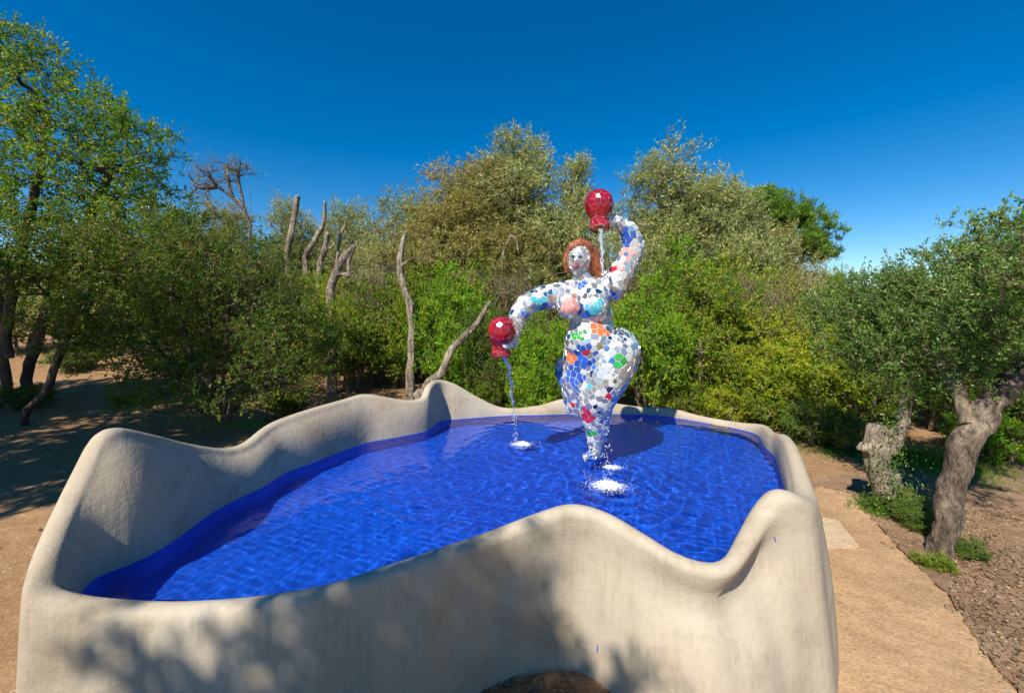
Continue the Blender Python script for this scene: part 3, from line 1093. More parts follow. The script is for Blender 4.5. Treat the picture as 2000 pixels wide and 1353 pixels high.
def grow(name, ells, trunks, n_clump, twigs, leaves, L, W, clump_r, seed, tr=.1, shell=.55, up=.25, min_twig=.0016, wood_twigs=True, droop=0.0, leaf_spread=.85):
    """trunks: list of polylines [(x,y,z)..]; returns wood mesh, leaf mesh"""
    rs = np.random.RandomState(seed)
    cl = sample_ellipsoids(ells, n_clump, rs, shell)
    nodes, parent, depth = [], [], []
    for tpl in trunks:
        prev = -1
        q = np.array(tpl, float)
        dens = [q[0]]
        for a, b in zip(q, q[1:]):
            k = max(1, int(np.linalg.norm(b - a) / .25))
            for i in range(1, k + 1): dens.append(a + (b - a) * i / k + rs.normal(0, .012, 3))
        for i, v in enumerate(dens):
            nodes.append(v); parent.append(prev); prev = len(nodes) - 1
    n_tr = len(nodes)
    root = np.array(trunks[0][0], float)
    tips = np.array([t[-1] for t in trunks], float)
    order = np.argsort([np.min(np.linalg.norm(tips - c, axis=1)) for c in cl])
    ends = []
    for i in order:
        c = cl[i]
        A = np.array(nodes)
        d = np.linalg.norm(A - c, axis=1) + 0.9 * np.maximum(0, A[:, 2] - c[2] + .05) + .15 * (np.arange(len(A)) < 2)
        j = int(np.argmin(d))
        a = np.array(nodes[j]); ln = np.linalg.norm(c - a)
        k = max(2, int(ln / .22))
        prev = j
        bend = rs.normal(0, .10 * ln, 3)
        for s in range(1, k + 1):
            t = s / k
            q = a + (c - a) * t + bend * math.sin(math.pi * t) + np.array((0, 0, -.12 * ln * math.sin(math.pi * t)))
            nodes.append(q); parent.append(prev); prev = len(nodes) - 1
        ends.append(prev)
    N = len(nodes)
    w = np.zeros(N)
    for e in ends: w[e] += 1
    for i in range(N - 1, -1, -1):
        if parent[i] >= 0: w[parent[i]] += max(w[i], .4)
    # wood
    V, F = [], []
    wmax = max(w[0], 1)
    rad = np.maximum(.0035, tr * (np.maximum(w, .5) / wmax) ** .55)
    children = {}
    for i in range(N):
        if parent[i] >= 0: children.setdefault(parent[i], []).append(i)
    started = set()
    for i in range(N):
        p_ = parent[i]
        main = p_ >= 0 and children[p_] and i == max(children[p_], key=lambda c: w[c])
        if main and p_ >= 0: continue
        chain = [p_] if p_ >= 0 else []
        q = i
        while True:
            chain.append(q)
            ch = children.get(q)
            if not ch: break
            q = max(ch, key=lambda c: w[c])
        pts = [np.array(nodes[c]) for c in chain]
        rr = [rad[c] for c in chain]
        if p_ >= 0: rr[0] = min(rr[0], rr[1] * 1.3)
        if len(pts) > 1: tube(V, F, pts, rr, 7 if rr[0] > .03 else 4)
    # twigs and leaves
    nc = len(cl)
    E = np.array([nodes[e] for e in ends])
    Pd = unit(E - np.array([nodes[max(parent[e], 0)] for e in ends]))
    reps = np.repeat(np.arange(nc), twigs)
    td = unit(Pd[reps] * .7 + rs.normal(size=(len(reps), 3)) * .85 + np.array((0, 0, up)))
    tl = clump_r * rs.uniform(.45, 1.15, len(reps))
    tb = E[reps] + rs.normal(0, clump_r * .18, (len(reps), 3))
    if wood_twigs:
        a = tb; bb = tb + td * tl[:, None]
        u = unit(np.cross(td, np.array((.31, .22, .92)))); v = np.cross(td, u)
        r = np.maximum(min_twig, .004)
        o = len(V)
        tri0 = [a + (u * math.cos(t) + v * math.sin(t)) * r for t in (0, 2.09, 4.19)]
        allv = np.stack(tri0 + [bb], 1).reshape(-1, 3)
        V += list(allv)
        for i in range(len(reps)):
            q = o + 4 * i
            F.append((q, q + 1, q + 3)); F.append((q + 1, q + 2, q + 3)); F.append((q + 2, q, q + 3))
    rl = np.repeat(np.arange(len(reps)), leaves)
    t = rs.uniform(.1, 1.05, len(rl))
    pos = tb[rl] + td[rl] * (tl[rl] * t)[:, None] + rs.normal(0, L * .12, (len(rl), 3))
    ld = unit(td[rl] * .55 + rs.normal(size=(len(rl), 3)) * leaf_spread + np.array((0, 0, .15 - droop)))
    LV = leaves_np(pos, ld, L, W, rs)
    wood = mk_mesh(name + '_wood', V, F)
    leaf = mk_poly_np(name + '_leaves', LV, 4)
    return wood, leaf

def place(name, wood, leaf, loc, scale, rz, bark, lm, label, cat, group, part=('trunk', 'crown')):
    r = empty(name, loc, rz)
    r.scale = scale
    tag(r, label, cat, group)
    for nm, me, mt in ((part[0], wood, bark), (part[1], leaf, lm)):
        if len(me.materials) == 0: me.materials.append(mt)
        o = mesh_obj(nm, me, r)
        o.material_slots[0].link = 'OBJECT'
        o.material_slots[0].material = mt
    return r

# --- shrub prototypes (about 3 m wide, 3 m high, base at the origin)
def shrub_proto(name, seed, w=1.45, h=3.0, n=330, L=.062, W=.030, tw=7, lv=14, cr=.34, low=.35, shell=.55):
    rs = np.random.RandomState(seed)
    ells = [(0, 0, h * .5, w * .85, w * .85, h * .42)]
    for k in range(7):
        a = rs.uniform(0, 6.28); d = rs.uniform(.35, .75) * w
        zz = rs.uniform(.25, .8) * h
        r = rs.uniform(.32, .55) * w
        ells.append((d * math.cos(a), d * math.sin(a), zz, r, r, r * rs.uniform(.8, 1.25)))
    ells.append((rs.uniform(-.3, .3), rs.uniform(-.3, .3), h * .88, w * .4, w * .4, h * .16))
    ells = [(a, b, max(c, f * .75 + .05), d, e, f) for a, b, c, d, e, f in ells]
    trunks = []
    for k in range(5):
        a = rs.uniform(0, 6.28)
        q = np.array((math.cos(a) * .12, math.sin(a) * .12, -.1))
        e = np.array((math.cos(a) * w * .45, math.sin(a) * w * .45, h * rs.uniform(.4, .65)))
        trunks.append([tuple(q), tuple(q * .4 + e * .5 + np.array((0, 0, .1))), tuple(e)])
    return grow(name, ells, trunks, n, tw, lv, L, W, cr, seed, tr=.05, shell=shell)

SH = [shrub_proto('shrub_broad', 101), shrub_proto('shrub_tall', 102, w=1.25, h=3.2), shrub_proto('shrub_loose', 103, n=260, L=.070, W=.030, cr=.40),
      shrub_proto('shrub_fine', 104, n=360, L=.048, W=.022, lv=17)]
LOW = shrub_proto('shrub_low', 105, w=.8, h=1.0, n=130, L=.045, W=.022, tw=7, lv=14, cr=.22)

rng = random.Random(77)
def shrub(px, D, w, h, proto, mat, label, group='shrubs of the thicket behind the pool', dz=0.0, bark=None):
    x = (px - 1000) / FPX * D
    z = tz(x, D) - .03 + dz
    wd, lf = SH[proto]
    pw = (2.9, 2.5, 2.9, 2.9)[proto]; ph = (3.0, 3.2, 3.0, 3.0)[proto]
    place('shrub', wd, lf, (x, D, z), (w / pw, w / pw, h / ph), rng.uniform(0, 6.28), bark or TWIG, LM[mat], label, 'shrub', group, ('stem', 'foliage'))

# front row, left to right
shrub(690, 11.3, 2.4, 2.7, 0, 'mid', 'green shrub just left of the upright bare trunk, behind a strip of bare earth')
shrub(775, 11.6, 2.3, 3.0, 1, 'mid', 'green shrub directly behind the tall upright bare trunk')
shrub(880, 10.6, 2.4, 3.2, 0, 'bright', 'bright green shrub behind the slanting bare trunk left of the low red jar')
shrub(965, 9.9, 2.0, 2.3, 3, 'dark', 'low dark green shrub behind the lower red jar')
shrub(1055, 9.2, 1.9, 2.25, 0, 'bright', 'vivid green shrub between the low red jar and the statue legs')
shrub(1150, 10.0, 2.1, 2.9, 1, 'mid', 'green shrub hidden behind the statue legs and hips')
shrub(1265, 9.2, 2.2, 2.9, 0, 'bright', 'bright green shrub just right of the statue hip')
shrub(1370, 9.6, 2.5, 3.3, 1, 'mid', 'tall green shrub rising right of the statue raised elbow')
shrub(1470, 8.9, 2.3, 2.5, 3, 'yellow', 'yellow green shrub above the far right end of the pool rim')
shrub(1575, 8.4, 2.1, 2.0, 0, 'yellow', 'rounded yellowish shrub left of the twisted stump')
shrub(1680, 8.3, 2.2, 2.3, 3, 'mid', 'green shrub behind the twisted stump')
shrub(1810, 8.4, 2.4, 2.6, 0, 'dark', 'dark green shrub between the twisted stump and the leaning oak trunk')
shrub(1945, 7.8, 2.2, 2.3, 1, 'dark', 'dark green shrub right of the leaning oak trunk at the photo edge')
shrub(2070, 7.5, 2.2, 2.4, 0, 'mid', 'green shrub cut by the right photo edge behind the oak')
# second row
shrub(40, 15.0, 3.6, 3.0, 0, 'olive', 'grey green shrub far behind the trunks at the left edge')
shrub(160, 16.0, 3.6, 3.0, 1, 'mid', 'green shrub far behind the small dark tree on the left')
shrub(270, 15.0, 3.6, 3.2, 2, 'olive', 'grey shrub far behind the left side of the big dark bush')
shrub(370, 14.0, 3.4, 3.4, 0, 'mid', 'green shrub behind the middle of the big dark bush')
shrub(470, 13.5, 3.0, 3.0, 2, 'olive_brown', 'dry brownish shrub behind the big dark bush, below the bare tree', bark=TWIG)
shrub(560, 13.2, 2.8, 2.9, 2, 'yellow', 'yellow green shrub below the thick cut post like trunk')
shrub(640, 12.8, 2.6, 3.0, 3, 'yellow', 'yellowish shrub around the forked cut trunk')
shrub(735, 13.2, 2.7, 3.3, 0, 'olive', 'grey green shrub behind the top of the forked trunk')
shrub(835, 13.0, 2.8, 3.2, 1, 'mid', 'second row green shrub right of the upright bare trunk top')
shrub(935, 12.6, 2.8, 3.6, 2, 'bright', 'tall bright green shrub left of the statue outstretched arm')
shrub(1040, 12.8, 2.6, 3.2, 0, 'olive', 'olive green shrub above the statue outstretched arm')
shrub(1235, 12.2, 2.8, 3.5, 3, 'mid', 'green shrub behind the statue raised arm')
shrub(1335, 11.8, 2.9, 3.9, 0, 'bright', 'tall green shrub below the silvery olive right of the statue')
shrub(1440, 11.6, 2.9, 3.7, 2, 'yellow', 'tall shrub with yellowing leaves below the right end of the olive crowns')
shrub(1545, 11.2, 2.9, 3.2, 3, 'olive_brown', 'brownish twiggy shrub below the dark pine')
shrub(1640, 11.0, 2.8, 2.9, 0, 'mid', 'green shrub under the gap of sky right of the pine')
shrub(1740, 10.6, 2.8, 2.8, 1, 'dark', 'dark shrub behind the left part of the oak crown')
shrub(1860, 10.4, 3.0, 3.2, 0, 'mid', 'green shrub behind the middle of the oak crown')
shrub(1990, 10.0, 3.0, 3.2, 3, 'dark', 'dark shrub behind the right part of the oak crown')

DRY = shrub_proto('shrub_dry', 106, n=230, L=.05, W=.02, tw=12, lv=1, cr=.5)
def dry(px, D, w, h, label):
    x = (px - 1000) / FPX * D
    place('dry_shrub', DRY[0], DRY[1], (x, D, tz(x, D) - .03), (w / 2.9, w / 2.9, h / 3.0), rng.uniform(0, 6.28), TWIG, LM['olive_brown'], label, 'shrub', 'leafless twiggy shrubs', ('stem', 'foliage'))
dry(735, 11.9, 2.3, 3.4, 'leafless twiggy shrub left of the upright bare trunk')
dry(1005, 11.2, 2.3, 3.2, 'leafless twiggy shrub above the low red jar')
dry(1500, 9.9, 2.4, 3.0, 'leafless twiggy shrub above the yellow green shrub on the right')
dry(520, 12.2, 2.6, 3.4, 'leafless twiggy shrub below the bare branched tree')
dry(1180, 11.5, 2.4, 3.6, 'leafless twiggy shrub behind the statue head')
dry(1410, 10.4, 2.2, 3.1, 'leafless twiggy shrub right of the statue among green bushes')

def low(px, py, s, mat, label, sz=1.0):
    p = G(px, py)
    place('low_shrub', LOW[0], LOW[1], (p.x, p.y, tz(p.x, p.y) - .02), (s, s, s * sz), rng.uniform(0, 6.28), TWIG, LM[mat], label, 'shrub', 'low plants on the ground', ('stem', 'foliage'))
low(1330, 815, .80, 'mid', 'low green plant behind the rim right of the statue shadow')
low(1425, 828, .75, 'yellow', 'low yellowish plant behind the far right rim')
low(1510, 838, .75, 'mid', 'low green plant behind the pinched right end of the rim')
low(1590, 868, .70, 'herb', 'low grassy plant right of the pool, left of the stump')
low(1650, 880, .55, 'herb', 'small leafy plant just left of the stump')
low(880, 795, .75, 'mid', 'low green plant behind the pointed back crest of the rim')
low(950, 800, .70, 'bright', 'low bright plant behind the rim under the low red jar')
low(560, 815, .60, 'dark', 'low dark plant at the foot of the big dark bush')
low(1770, 1012, .30, 'herb', 'small green weed between the stump and the oak trunk')
low(1800, 1040, .26, 'herb', 'small green weed touching the left side of the oak trunk foot')
low(1720, 1000, .22, 'herb', 'small grassy weed at the left foot of the twisted stump')
low(1882, 1088, .24, 'herb', 'leafy weed at the right of the oak trunk foot', .9)
low(1826, 1112, .20, 'mid', 'leafy weed in front of the oak trunk foot', .7)
low(1960, 905, .70, 'bright', 'bright green plant at the right edge under the oak')
low(1900, 880, .55, 'bright', 'bright green plant just right of the middle of the oak trunk')
low(40, 812, .8, 'dark', 'low dark plant at the foot of the left trunks', .6)
low(150, 760, .9, 'dark', 'low dark plant among the left trunks on the bare earth', .7)
low(215, 720, 1.0, 'mid', 'low green plant further back between the left trunks and the dark bush', .8)
low(95, 705, 1.2, 'olive', 'low grey plant far back behind the left trunks', .8)
low(330, 760, .9, 'dark', 'low dark plant under the left side of the dark bush', .7)
low(250, 800, .5, 'yellow', 'small yellowish tuft on the bare earth left of the dark bush', .5)

# --- the big dark bush on the left
def rel(px, py, D, org):
    v = P(px, py, D) - org
    return np.array(v)
def ellp(px, py, D, rx, ry, rz, org):
    v = P(px, py, D) - org
    return (v.x, v.y, v.z, rx, ry, rz)

def big_bush():
    D = 8.4
    x = (430 - 1000) / FPX * D
    org = Vector((x, D, tz(x, D) - .03))
    e = lambda px, py, rx, rz, dd=0, ry=1.2: ellp(px, py, D + dd, rx, ry, rz, org)
    ells = [e(430, 640, 2.0, 1.6), e(320, 560, 1.1, 1.0), e(300, 690, 1.0, .9, -.2), e(420, 500, 1.2, .8), e(520, 580, 1.1, 1.0), e(570, 700, .95, .9, -.3),
            e(380, 450, .8, .5), e(440, 760, 1.6, .55, -.4), e(270, 480, .7, .7), e(600, 640, .6, .8)]
    trunks = []
    for tx, ty in ((330, 560), (400, 520), (450, 560), (500, 580), (560, 640), (280, 640)):
        b = rel(425 + (tx - 430) * .12, 820, D, org)
        trunks.append([tuple(b), tuple(b * .45 + rel(tx, ty, D, org) * .5), tuple(rel(tx, ty, D, org))])
    w, l = grow('dark_bush', ells, trunks, 620, 7, 13, .052, .024, .36, 201, tr=.055, shell=.45)
    place('dark_bush', w, l, org, (1, 1, 1), 0, BARK_DARK, LM['dark'], 'big dark many stemmed bush behind the left of the pool', 'bush', None, ('stem', 'foliage'))
big_bush()

# --- big oak at the left edge
def left_oak():
    D = 9.6
    b0 = P(18, 800, D)
    org = Vector((b0.x, D, tz(b0.x, D) - .05))
    e = lambda px, py, rx, rz, dd=0, ry=1.4: ellp(px, py, D + dd, rx, ry, rz, org)
    ells = [e(60, 170, 1.15, 1.2), e(20, 110, .8, .9), e(140, 250, 1.2, 1.25), e(210, 330, 1.1, 1.1), e(275, 270, .55, .55), e(290, 350, .6, .8),
            e(60, 330, 1.6, 1.4), e(-60, 260, 1.4, 1.8), e(150, 430, 1.6, .9), e(30, 470, 1.3, .8, -.4), e(310, 420, .6, .7), e(215, 230, .6, .5), e(-90, 100, 1.0, 1.3)]
    R_ = lambda px, py, dd=0: tuple(rel(px, py, D + dd, org))
    trunks = [[tuple(rel(18, 812, D, org) * (1, 1, 0) + (0, 0, -.15)), R_(14, 740), R_(6, 690), R_(20, 600), R_(45, 480), R_(75, 350), R_(90, 220)],
              [tuple(rel(60, 800, D + .4, org) * (1, 1, 0) + (0, 0, -.15)), R_(52, 740, .4), R_(75, 660, .4), R_(110, 540, .3), R_(190, 400, .2), R_(220, 320, .2)],
              [R_(18, 700), R_(-10, 560), R_(-60, 400), R_(-50, 250)]]
    w, l = grow('left_oak', ells, trunks, 680, 7, 14, .058, .030, .34, 202, tr=.095, shell=.4)
    place('oak_tree', w, l, org, (1, 1, 1), 0, BARK_DARK, LM['oak'], 'tall evergreen oak with yellowing leaves at the left edge', 'tree', 'broadleaf trees of the garden')
    return w, l
left_oak_mesh = left_oak()

def left_tree2():
    D = 8.6
    b0 = P(112, 806, D)
    org = Vector((b0.x, D, tz(b0.x, D) - .05))
    e = lambda px, py, rx, rz, dd=0, ry=1.1: ellp(px, py, D + dd, rx, ry, rz, org)
    ells = [e(70, 560, 1.0, .7), e(170, 520, 1.0, .8), e(220, 600, .8, .7), e(20, 520, .8, .6), e(250, 500, .6, .5), e(130, 460, .9, .5), e(180, 660, .55, .45)]
    R_ = lambda px, py, dd=0: tuple(rel(px, py, D + dd, org))
    trunks = [[tuple(rel(40, 815, D, org) * (1, 1, 0) + (0, 0, -.25)), R_(52, 800), R_(85, 770), R_(115, 700), R_(150, 600), R_(190, 540)], [R_(112, 720), R_(120, 640), R_(90, 570)]]
    w, l = grow('left_small_tree', ells, trunks, 330, 7, 13, .056, .030, .34, 203, tr=.07, shell=.45)
    place('small_oak', w, l, org, (1, 1, 1), 0, BARK_DARK, LM['dark'], 'small dark tree with leaning trunks below the tall left oak', 'tree', 'broadleaf trees of the garden')
left_tree2()

# --- olive trees: one prototype family, thin silvery leaves
def olive_proto(name, seed, h=6.2, w=1.5, n=420, slender=1.0):
    rs = np.random.RandomState(seed)
    ells = []
    for k in range(9):
        t = k / 8
        a = rs.uniform(0, 6.28); d = rs.uniform(.15, .85) * w * (1 - .6 * t)
        r = w * (.66 - .22 * t) * rs.uniform(.8, 1.15)
        ells.append((d * math.cos(a), d * math.sin(a), h * (.42 + .50 * t), r, r, r * 1.15 * slender))
    ells.append((0, 0, h * .93, w * .3, w * .3, h * .08))
    trunks = []
    for k in range(3):
        a = rs.uniform(0, 6.28)
        trunks.append([(math.cos(a) * .1, math.sin(a) * .1, -.1), (math.cos(a) * .3, math.sin(a) * .3, h * .25), (math.cos(a) * .35 * w, math.sin(a) * .35 * w, h * .5), (math.cos(a) * .25 * w, math.sin(a) * .25 * w, h * .78)])
    return grow(name, ells, trunks, n, 8, 15, .085, .019, .42, seed, tr=.085, shell=.5, up=.6, leaf_spread=.55)
OL = [olive_proto('olive_wide', 301, w=1.7), olive_proto('olive_slim', 302, w=1.15, n=300, slender=1.2), olive_proto('olive_round', 303, h=5.2, w=1.9, n=430)]
def mesh_top(me, q=99.9):
    co = np.zeros(len(me.vertices) * 3); me.vertices.foreach_get('co', co)
    return float(np.percentile(co[2::3], q))
OLH = [mesh_top(o[1]) for o in OL]
def olive(px, D, top_y, wscale, proto, mat, label):
    x = (px - 1000) / FPX * D
    z0 = tz(x, D) - .05
    top = CAMZ - (top_y - HOR) / FPX * D
    s = (top - z0) / OLH[proto]
    place('olive_tree', OL[proto][0], OL[proto][1], (x, D, z0), (s * wscale, s * wscale, s), rng.uniform(0, 6.28), BARK, LM[mat], label, 'tree', 'olive trees behind the thicket')
olive(1015, 14.5, 240, 1.25, 0, 'olive', 'tallest grey green olive behind, left of the statue head')
olive(890, 15.0, 315, 1.45, 2, 'olive_brown', 'brownish olive left of the tallest olive crown')
olive(955, 14.0, 300, 1.35, 0, 'olive_brown', 'dense brownish olive below the tallest olive crown')
olive(1130, 15.5, 300, .85, 1, 'olive', 'slim feathery olive left of the raised red jar')
olive(1268, 14.5, 292, 1.3, 0, 'olive', 'silvery olive with a high crown right of the raised red jar')
olive(1345, 14.0, 335, 1.3, 2, 'olive', 'broad silvery olive below and right of the highest right crown')
olive(1430, 14.2, 348, 1.0, 0, 'olive', 'silvery olive next to the dark pine')
olive(1510, 13.8, 435, 1.05, 2, 'olive_brown', 'small brownish olive in front of the pine')
olive(1080, 17.5, 400, 1.0, 2, 'olive', 'small far olive behind the statue head')
olive(805, 16.5, 370, 1.25, 2, 'olive', 'low grey olive left of the brownish olive')
olive(690, 18.0, 392, 1.1, 2, 'olive', 'distant round grey olive between the cut trunks and the upright trunk')
olive(560, 17.5, 388, 1.0, 0, 'olive', 'distant olive behind the post like cut trunk')
olive(430, 15.0, 385, 1.1, 2, 'olive_brown', 'dry brown olive beneath the bare branched tree')
olive(620, 19.0, 430, 1.0, 2, 'olive_brown', 'far brown olive behind the forked cut trunk')
olive(340, 16.0, 400, 1.0, 0, 'mid', 'green tree seen behind the right side of the tall left oak')
olive(200, 15.5, 420, 1.1, 2, 'olive', 'grey tree seen through the tall left oak')
olive(1620, 15.0, 520, 1.0, 2, 'mid', 'low far tree below the sky gap right of the pine')
olive(1760, 14.0, 520, 1.0, 2, 'olive', 'far grey tree behind the oak crown on the right')
olive(1930, 13.0, 480, 1.0, 2, 'mid', 'far tree behind the right end of the oak crown')

# --- bare branched tree
def bare_tree():
    D = 13.5
    b = P(490, 470, D); x = b.x
    org = Vector((x, D, tz(x, D)))
    R_ = lambda px, py, dd=0: tuple(rel(px, py, D + dd, org))
    ells = [ellp(405, 345, D, .7, .6, .40, org), ellp(470, 325, D, .45, .5, .45, org), ellp(435, 340, D, .6, .5, .5, org), ellp(385, 375, D, .5, .5, .35, org)]
    trunks = [[(0, 0, -.1), R_(492, 520), R_(488, 440), R_(476, 400), R_(466, 350), R_(470, 320)], [R_(488, 440), R_(490, 395), R_(488, 362)],
              [R_(480, 412), R_(455, 385), R_(425, 365), R_(405, 335)], [R_(455, 385), R_(445, 355), R_(440, 325)], [R_(425, 365), R_(395, 368), R_(375, 350)]]
    w, l = grow('bare_tree', ells, trunks, 95, 8, 1, .05, .025, .32, 401, tr=.042, shell=.3)
    place('bare_tree', w, l, org, (1, 1, 1), 0, BARK, LM['olive_brown'], 'nearly bare tree with pale twigs against the sky, right of the tall oak', 'tree', None)
bare_tree()

# --- umbrella pine
def pine():
    D = 21.0
    cpos = P(1545, 440, D)
    x = cpos.x
    org = Vector((x, D, tz(x, D)))
    e = lambda px, py, rx, rz, dd=0, ry=1.5: ellp(px, py, D + dd, rx, ry, rz, org)
    ells = [e(1480, 392, 1.1, .5), e(1490, 400, 1.3, .65), e(1520, 410, 1.4, .7), e(1570, 440, 1.2, .8), e(1480, 420, 1.2, .9), e(1530, 470, 1.6, .9), e(1605, 465, .55, .5), e(1580, 495, .9, .5), e(1615, 500, .5, .35)]
    R_ = lambda px, py, dd=0: tuple(rel(px, py, D + dd, org))
    trunks = [[(0, 0, -.1), R_(1545, 560), R_(1540, 500), R_(1530, 440)], [R_(1545, 540), R_(1575, 490), R_(1590, 470)]]
    w, l = grow('pine', ells, trunks, 480, 9, 20, .15, .022, .30, 402, tr=.2, shell=.6, up=.9, leaf_spread=.55)
    place('pine_tree', w, l, org, (1, 1, 1), 0, BARK, LM['pine'], 'dark green pine with a rounded crown against the sky right of the olives', 'tree', None)
pine()

# --- pruned bare trunks
def limb_mesh(name, chains, seed, voxel=.03, org=(0, 0, 0), rough=.012, smooth=3, groove=None):
    b = Blob()
    rs = np.random.RandomState(seed)
    for ch in chains:
        Q = []
        for i, (p, r) in enumerate(ch):
            Q.append((p + Vector(rs.normal(0, r * .04, 3)), r))
        # finer bends between the given points
        R2 = []
        for (a, ra), (c, rc) in zip(Q, Q[1:]):
            R2.append((a, ra))
            R2.append((a.lerp(c, .5) + Vector(rs.normal(0, (c - a).length * .035, 3)), (ra + rc) / 2 * rs.uniform(.97, 1.05)))
        R2.append(Q[-1])
        b.chain3(R2)
    me = b.remesh(name, voxel, smooth, org)
    n = len(me.vertices)
    co = np.zeros(n * 3); me.vertices.foreach_get('co', co); co = co.reshape(-1, 3)
    nv = np.zeros(n * 3); me.vertices.foreach_get('normal', nv); nv = nv.reshape(-1, 3)
    f = np.zeros(n)
    for k in range(7):
        w = rs.normal(0, 1, 3) * (1, 1, .12 if k < 5 else .5); w = w / np.linalg.norm(w) * (rs.uniform(30, 85) if k < 5 else rs.uniform(8, 16))
        f += np.sin(co @ w + rs.uniform(0, 6)) * (1 / (k + 2.0))
    co = co + nv * (f * rough)[:, None]
    if groove:
        for a, b2, w_, dep in groove:
            a = np.array(a); b2 = np.array(b2); ab = b2 - a
            t = np.clip(((co - a) @ ab) / (ab @ ab), 0, 1)
            d = np.linalg.norm(co - (a + t[:, None] * ab), axis=1)
            co = co - nv * (dep * np.exp(-(d / w_) ** 2))[:, None]
    me.vertices.foreach_set('co', co.ravel()); me.update()
    return me

def bare_trunk(label, D, pxchains, seed, mat=BARK_PALE, group='pruned bare trunks among the shrubs', voxel=.03, foot=True):
    ch = []
    for c in pxchains:
        ch.append([(P(px, py, D + (d if d else 0)), r * .66 / FPX * D) for px, py, r, d in c])
    b = ch[0][0][0].copy()
    gz = tz(b.x, b.y)
    if foot and b.z > gz:
        ch[0].insert(0, (Vector((b.x, b.y, gz - .05)), ch[0][0][1] * 1.15))
    org = Vector((b.x, b.y, min(gz, b.z)))
    root = empty('dead_tree', org)
    tag(root, label, 'trunk', group)
    me = limb_mesh('trunk', ch, seed, voxel * .8, org, rough=.014)
    mesh_obj('trunk', me, root, mat)

bare_trunk('tall upright bare trunk with a dark cut top behind the pool', 10.2,
           [[(803, 752, 14, 0), (803, 700, 11, 0), (806, 640, 11, 0), (802, 595, 11, 0), (786, 552, 10, 0), (780, 515, 9, 0), (786, 480, 8, 0), (792, 455, 6.5, 0)],
            [(782, 522, 6, 0), (803, 505, 3, -.1), (822, 500, 2, -.1)]], 11)
bare_trunk('slanting forked bare trunk leaning right towards the low red jar', 9.2,
           [[(822, 772, 15, 0), (838, 745, 13, 0), (862, 730, 12, 0), (876, 695, 11, 0), (900, 665, 11, .1), (925, 640, 10, .1), (945, 610, 8, .1), (958, 588, 4, .1)],
            [(822, 765, 12, 0), (812, 770, 9, 0)]], 12)
bare_trunk('forked cut trunk with stubby branches left of the upright trunk', 11.0,
           [[(648, 640, 13, 0), (645, 590, 13, 0), (652, 545, 12, 0), (665, 515, 11, 0), (690, 482, 7, 0)],
            [(655, 535, 8, 0), (684, 538, 6, 0), (680, 515, 5, 0), (700, 470, 4, 0)], [(665, 515, 8, 0), (674, 490, 5, 0)]], 13)
bare_trunk('thick post like cut trunk standing up against the sky', 14.5, [[(562, 500, 9, 0), (568, 460, 8.5, 0), (575, 420, 8, 0), (581, 386, 8, 0)]], 14)
bare_trunk('curved pale bare trunk right of the post like trunk', 14.0, [[(596, 505, 8, 0), (612, 475, 8, 0), (630, 445, 7.5, 0), (634, 420, 6, 0), (634, 395, 4.5, 0)]], 15)
bare_trunk('short thick cut stub between the curved and the forked trunks', 13.4, [[(626, 510, 8, 0), (634, 485, 8, 0), (640, 458, 8, 0)], [(636, 490, 4, 0), (655, 475, 3, 0)]], 16)
bare_trunk('thin short dead branch standing left of the round distant olive', 14.5, [[(664, 462, 4.5, 0), (672, 445, 4, 0), (675, 433, 3, 0)]], 17)
bare_trunk('hooked dead branch above the bright shrub left of the statue', 12.0, [[(978, 540, 4, 0), (982, 500, 4.5, 0), (990, 475, 4, 0), (998, 460, 3.5, 0), (1008, 465, 3, 0), (1012, 490, 2.5, 0)]], 18, voxel=.022)

# --- twisted stump
def stump():
    D = 5.0
    b = G(1738, 1000); org = Vector((b.x, b.y, 0))
    D = b.y
    s = D / FPX
    q = lambda px, py, r, d=0.0: (P(px, py, D + d), r * s * .56)
    ch = [[q(1752, 1012, 34), q(1742, 985, 30), q(1722, 945, 30), q(1712, 905, 36), q(1708, 872, 40, .02), q(1712, 845, 34, .03)],
          [q(1712, 880, 26), q(1688, 872, 18, -.03), q(1682, 876, 13, -.04)],
          [q(1730, 880, 26, .05), q(1752, 850, 22, .06), q(1766, 815, 19, .08), q(1772, 780, 17, .1), q(1776, 745, 14, .15)],
          [q(1775, 1000, 20, .05), q(1758, 965, 22, .1), q(1740, 930, 24, .06)]]
    gr = [(tuple(P(1724, 958, D - .16) - org), tuple(P(1757, 1000, D - .18) - org), .055, .12), (tuple(P(1700, 880, D - .2) - org), tuple(P(1712, 940, D - .2) - org), .03, .03)]
    me = limb_mesh('trunk', ch, 55, .018, org, rough=.014, smooth=2, groove=gr)
    root = empty('twisted_stump', org)
    tag(root, 'short twisted hollow tree stump left of the leaning oak trunk', 'stump')
    mesh_obj('trunk', me, root, BARK_PALE)
    rs = np.random.RandomState(9)
    # a few shoots growing on it
    V = []
    pts = []
    for (px, py, n, sp) in ((1740, 900, 260, .12), (1748, 965, 350, .16), (1745, 830, 160, .1), (1760, 1000, 260, .13)):
        c = np.array(P(px, py, D - .12) - org)
        pts.append(c + rs.normal(0, sp, (n, 3)) * (1, .5, 1))
    pts = np.concatenate(pts)
    LV = leaves_np(pts, unit(rs.normal(size=pts.shape) + (0, 0, .5)), .035, .014, rs)
    mesh_obj('shoots', mk_poly_np('shoots', LV, 4), root, LM['holm'])
stump()

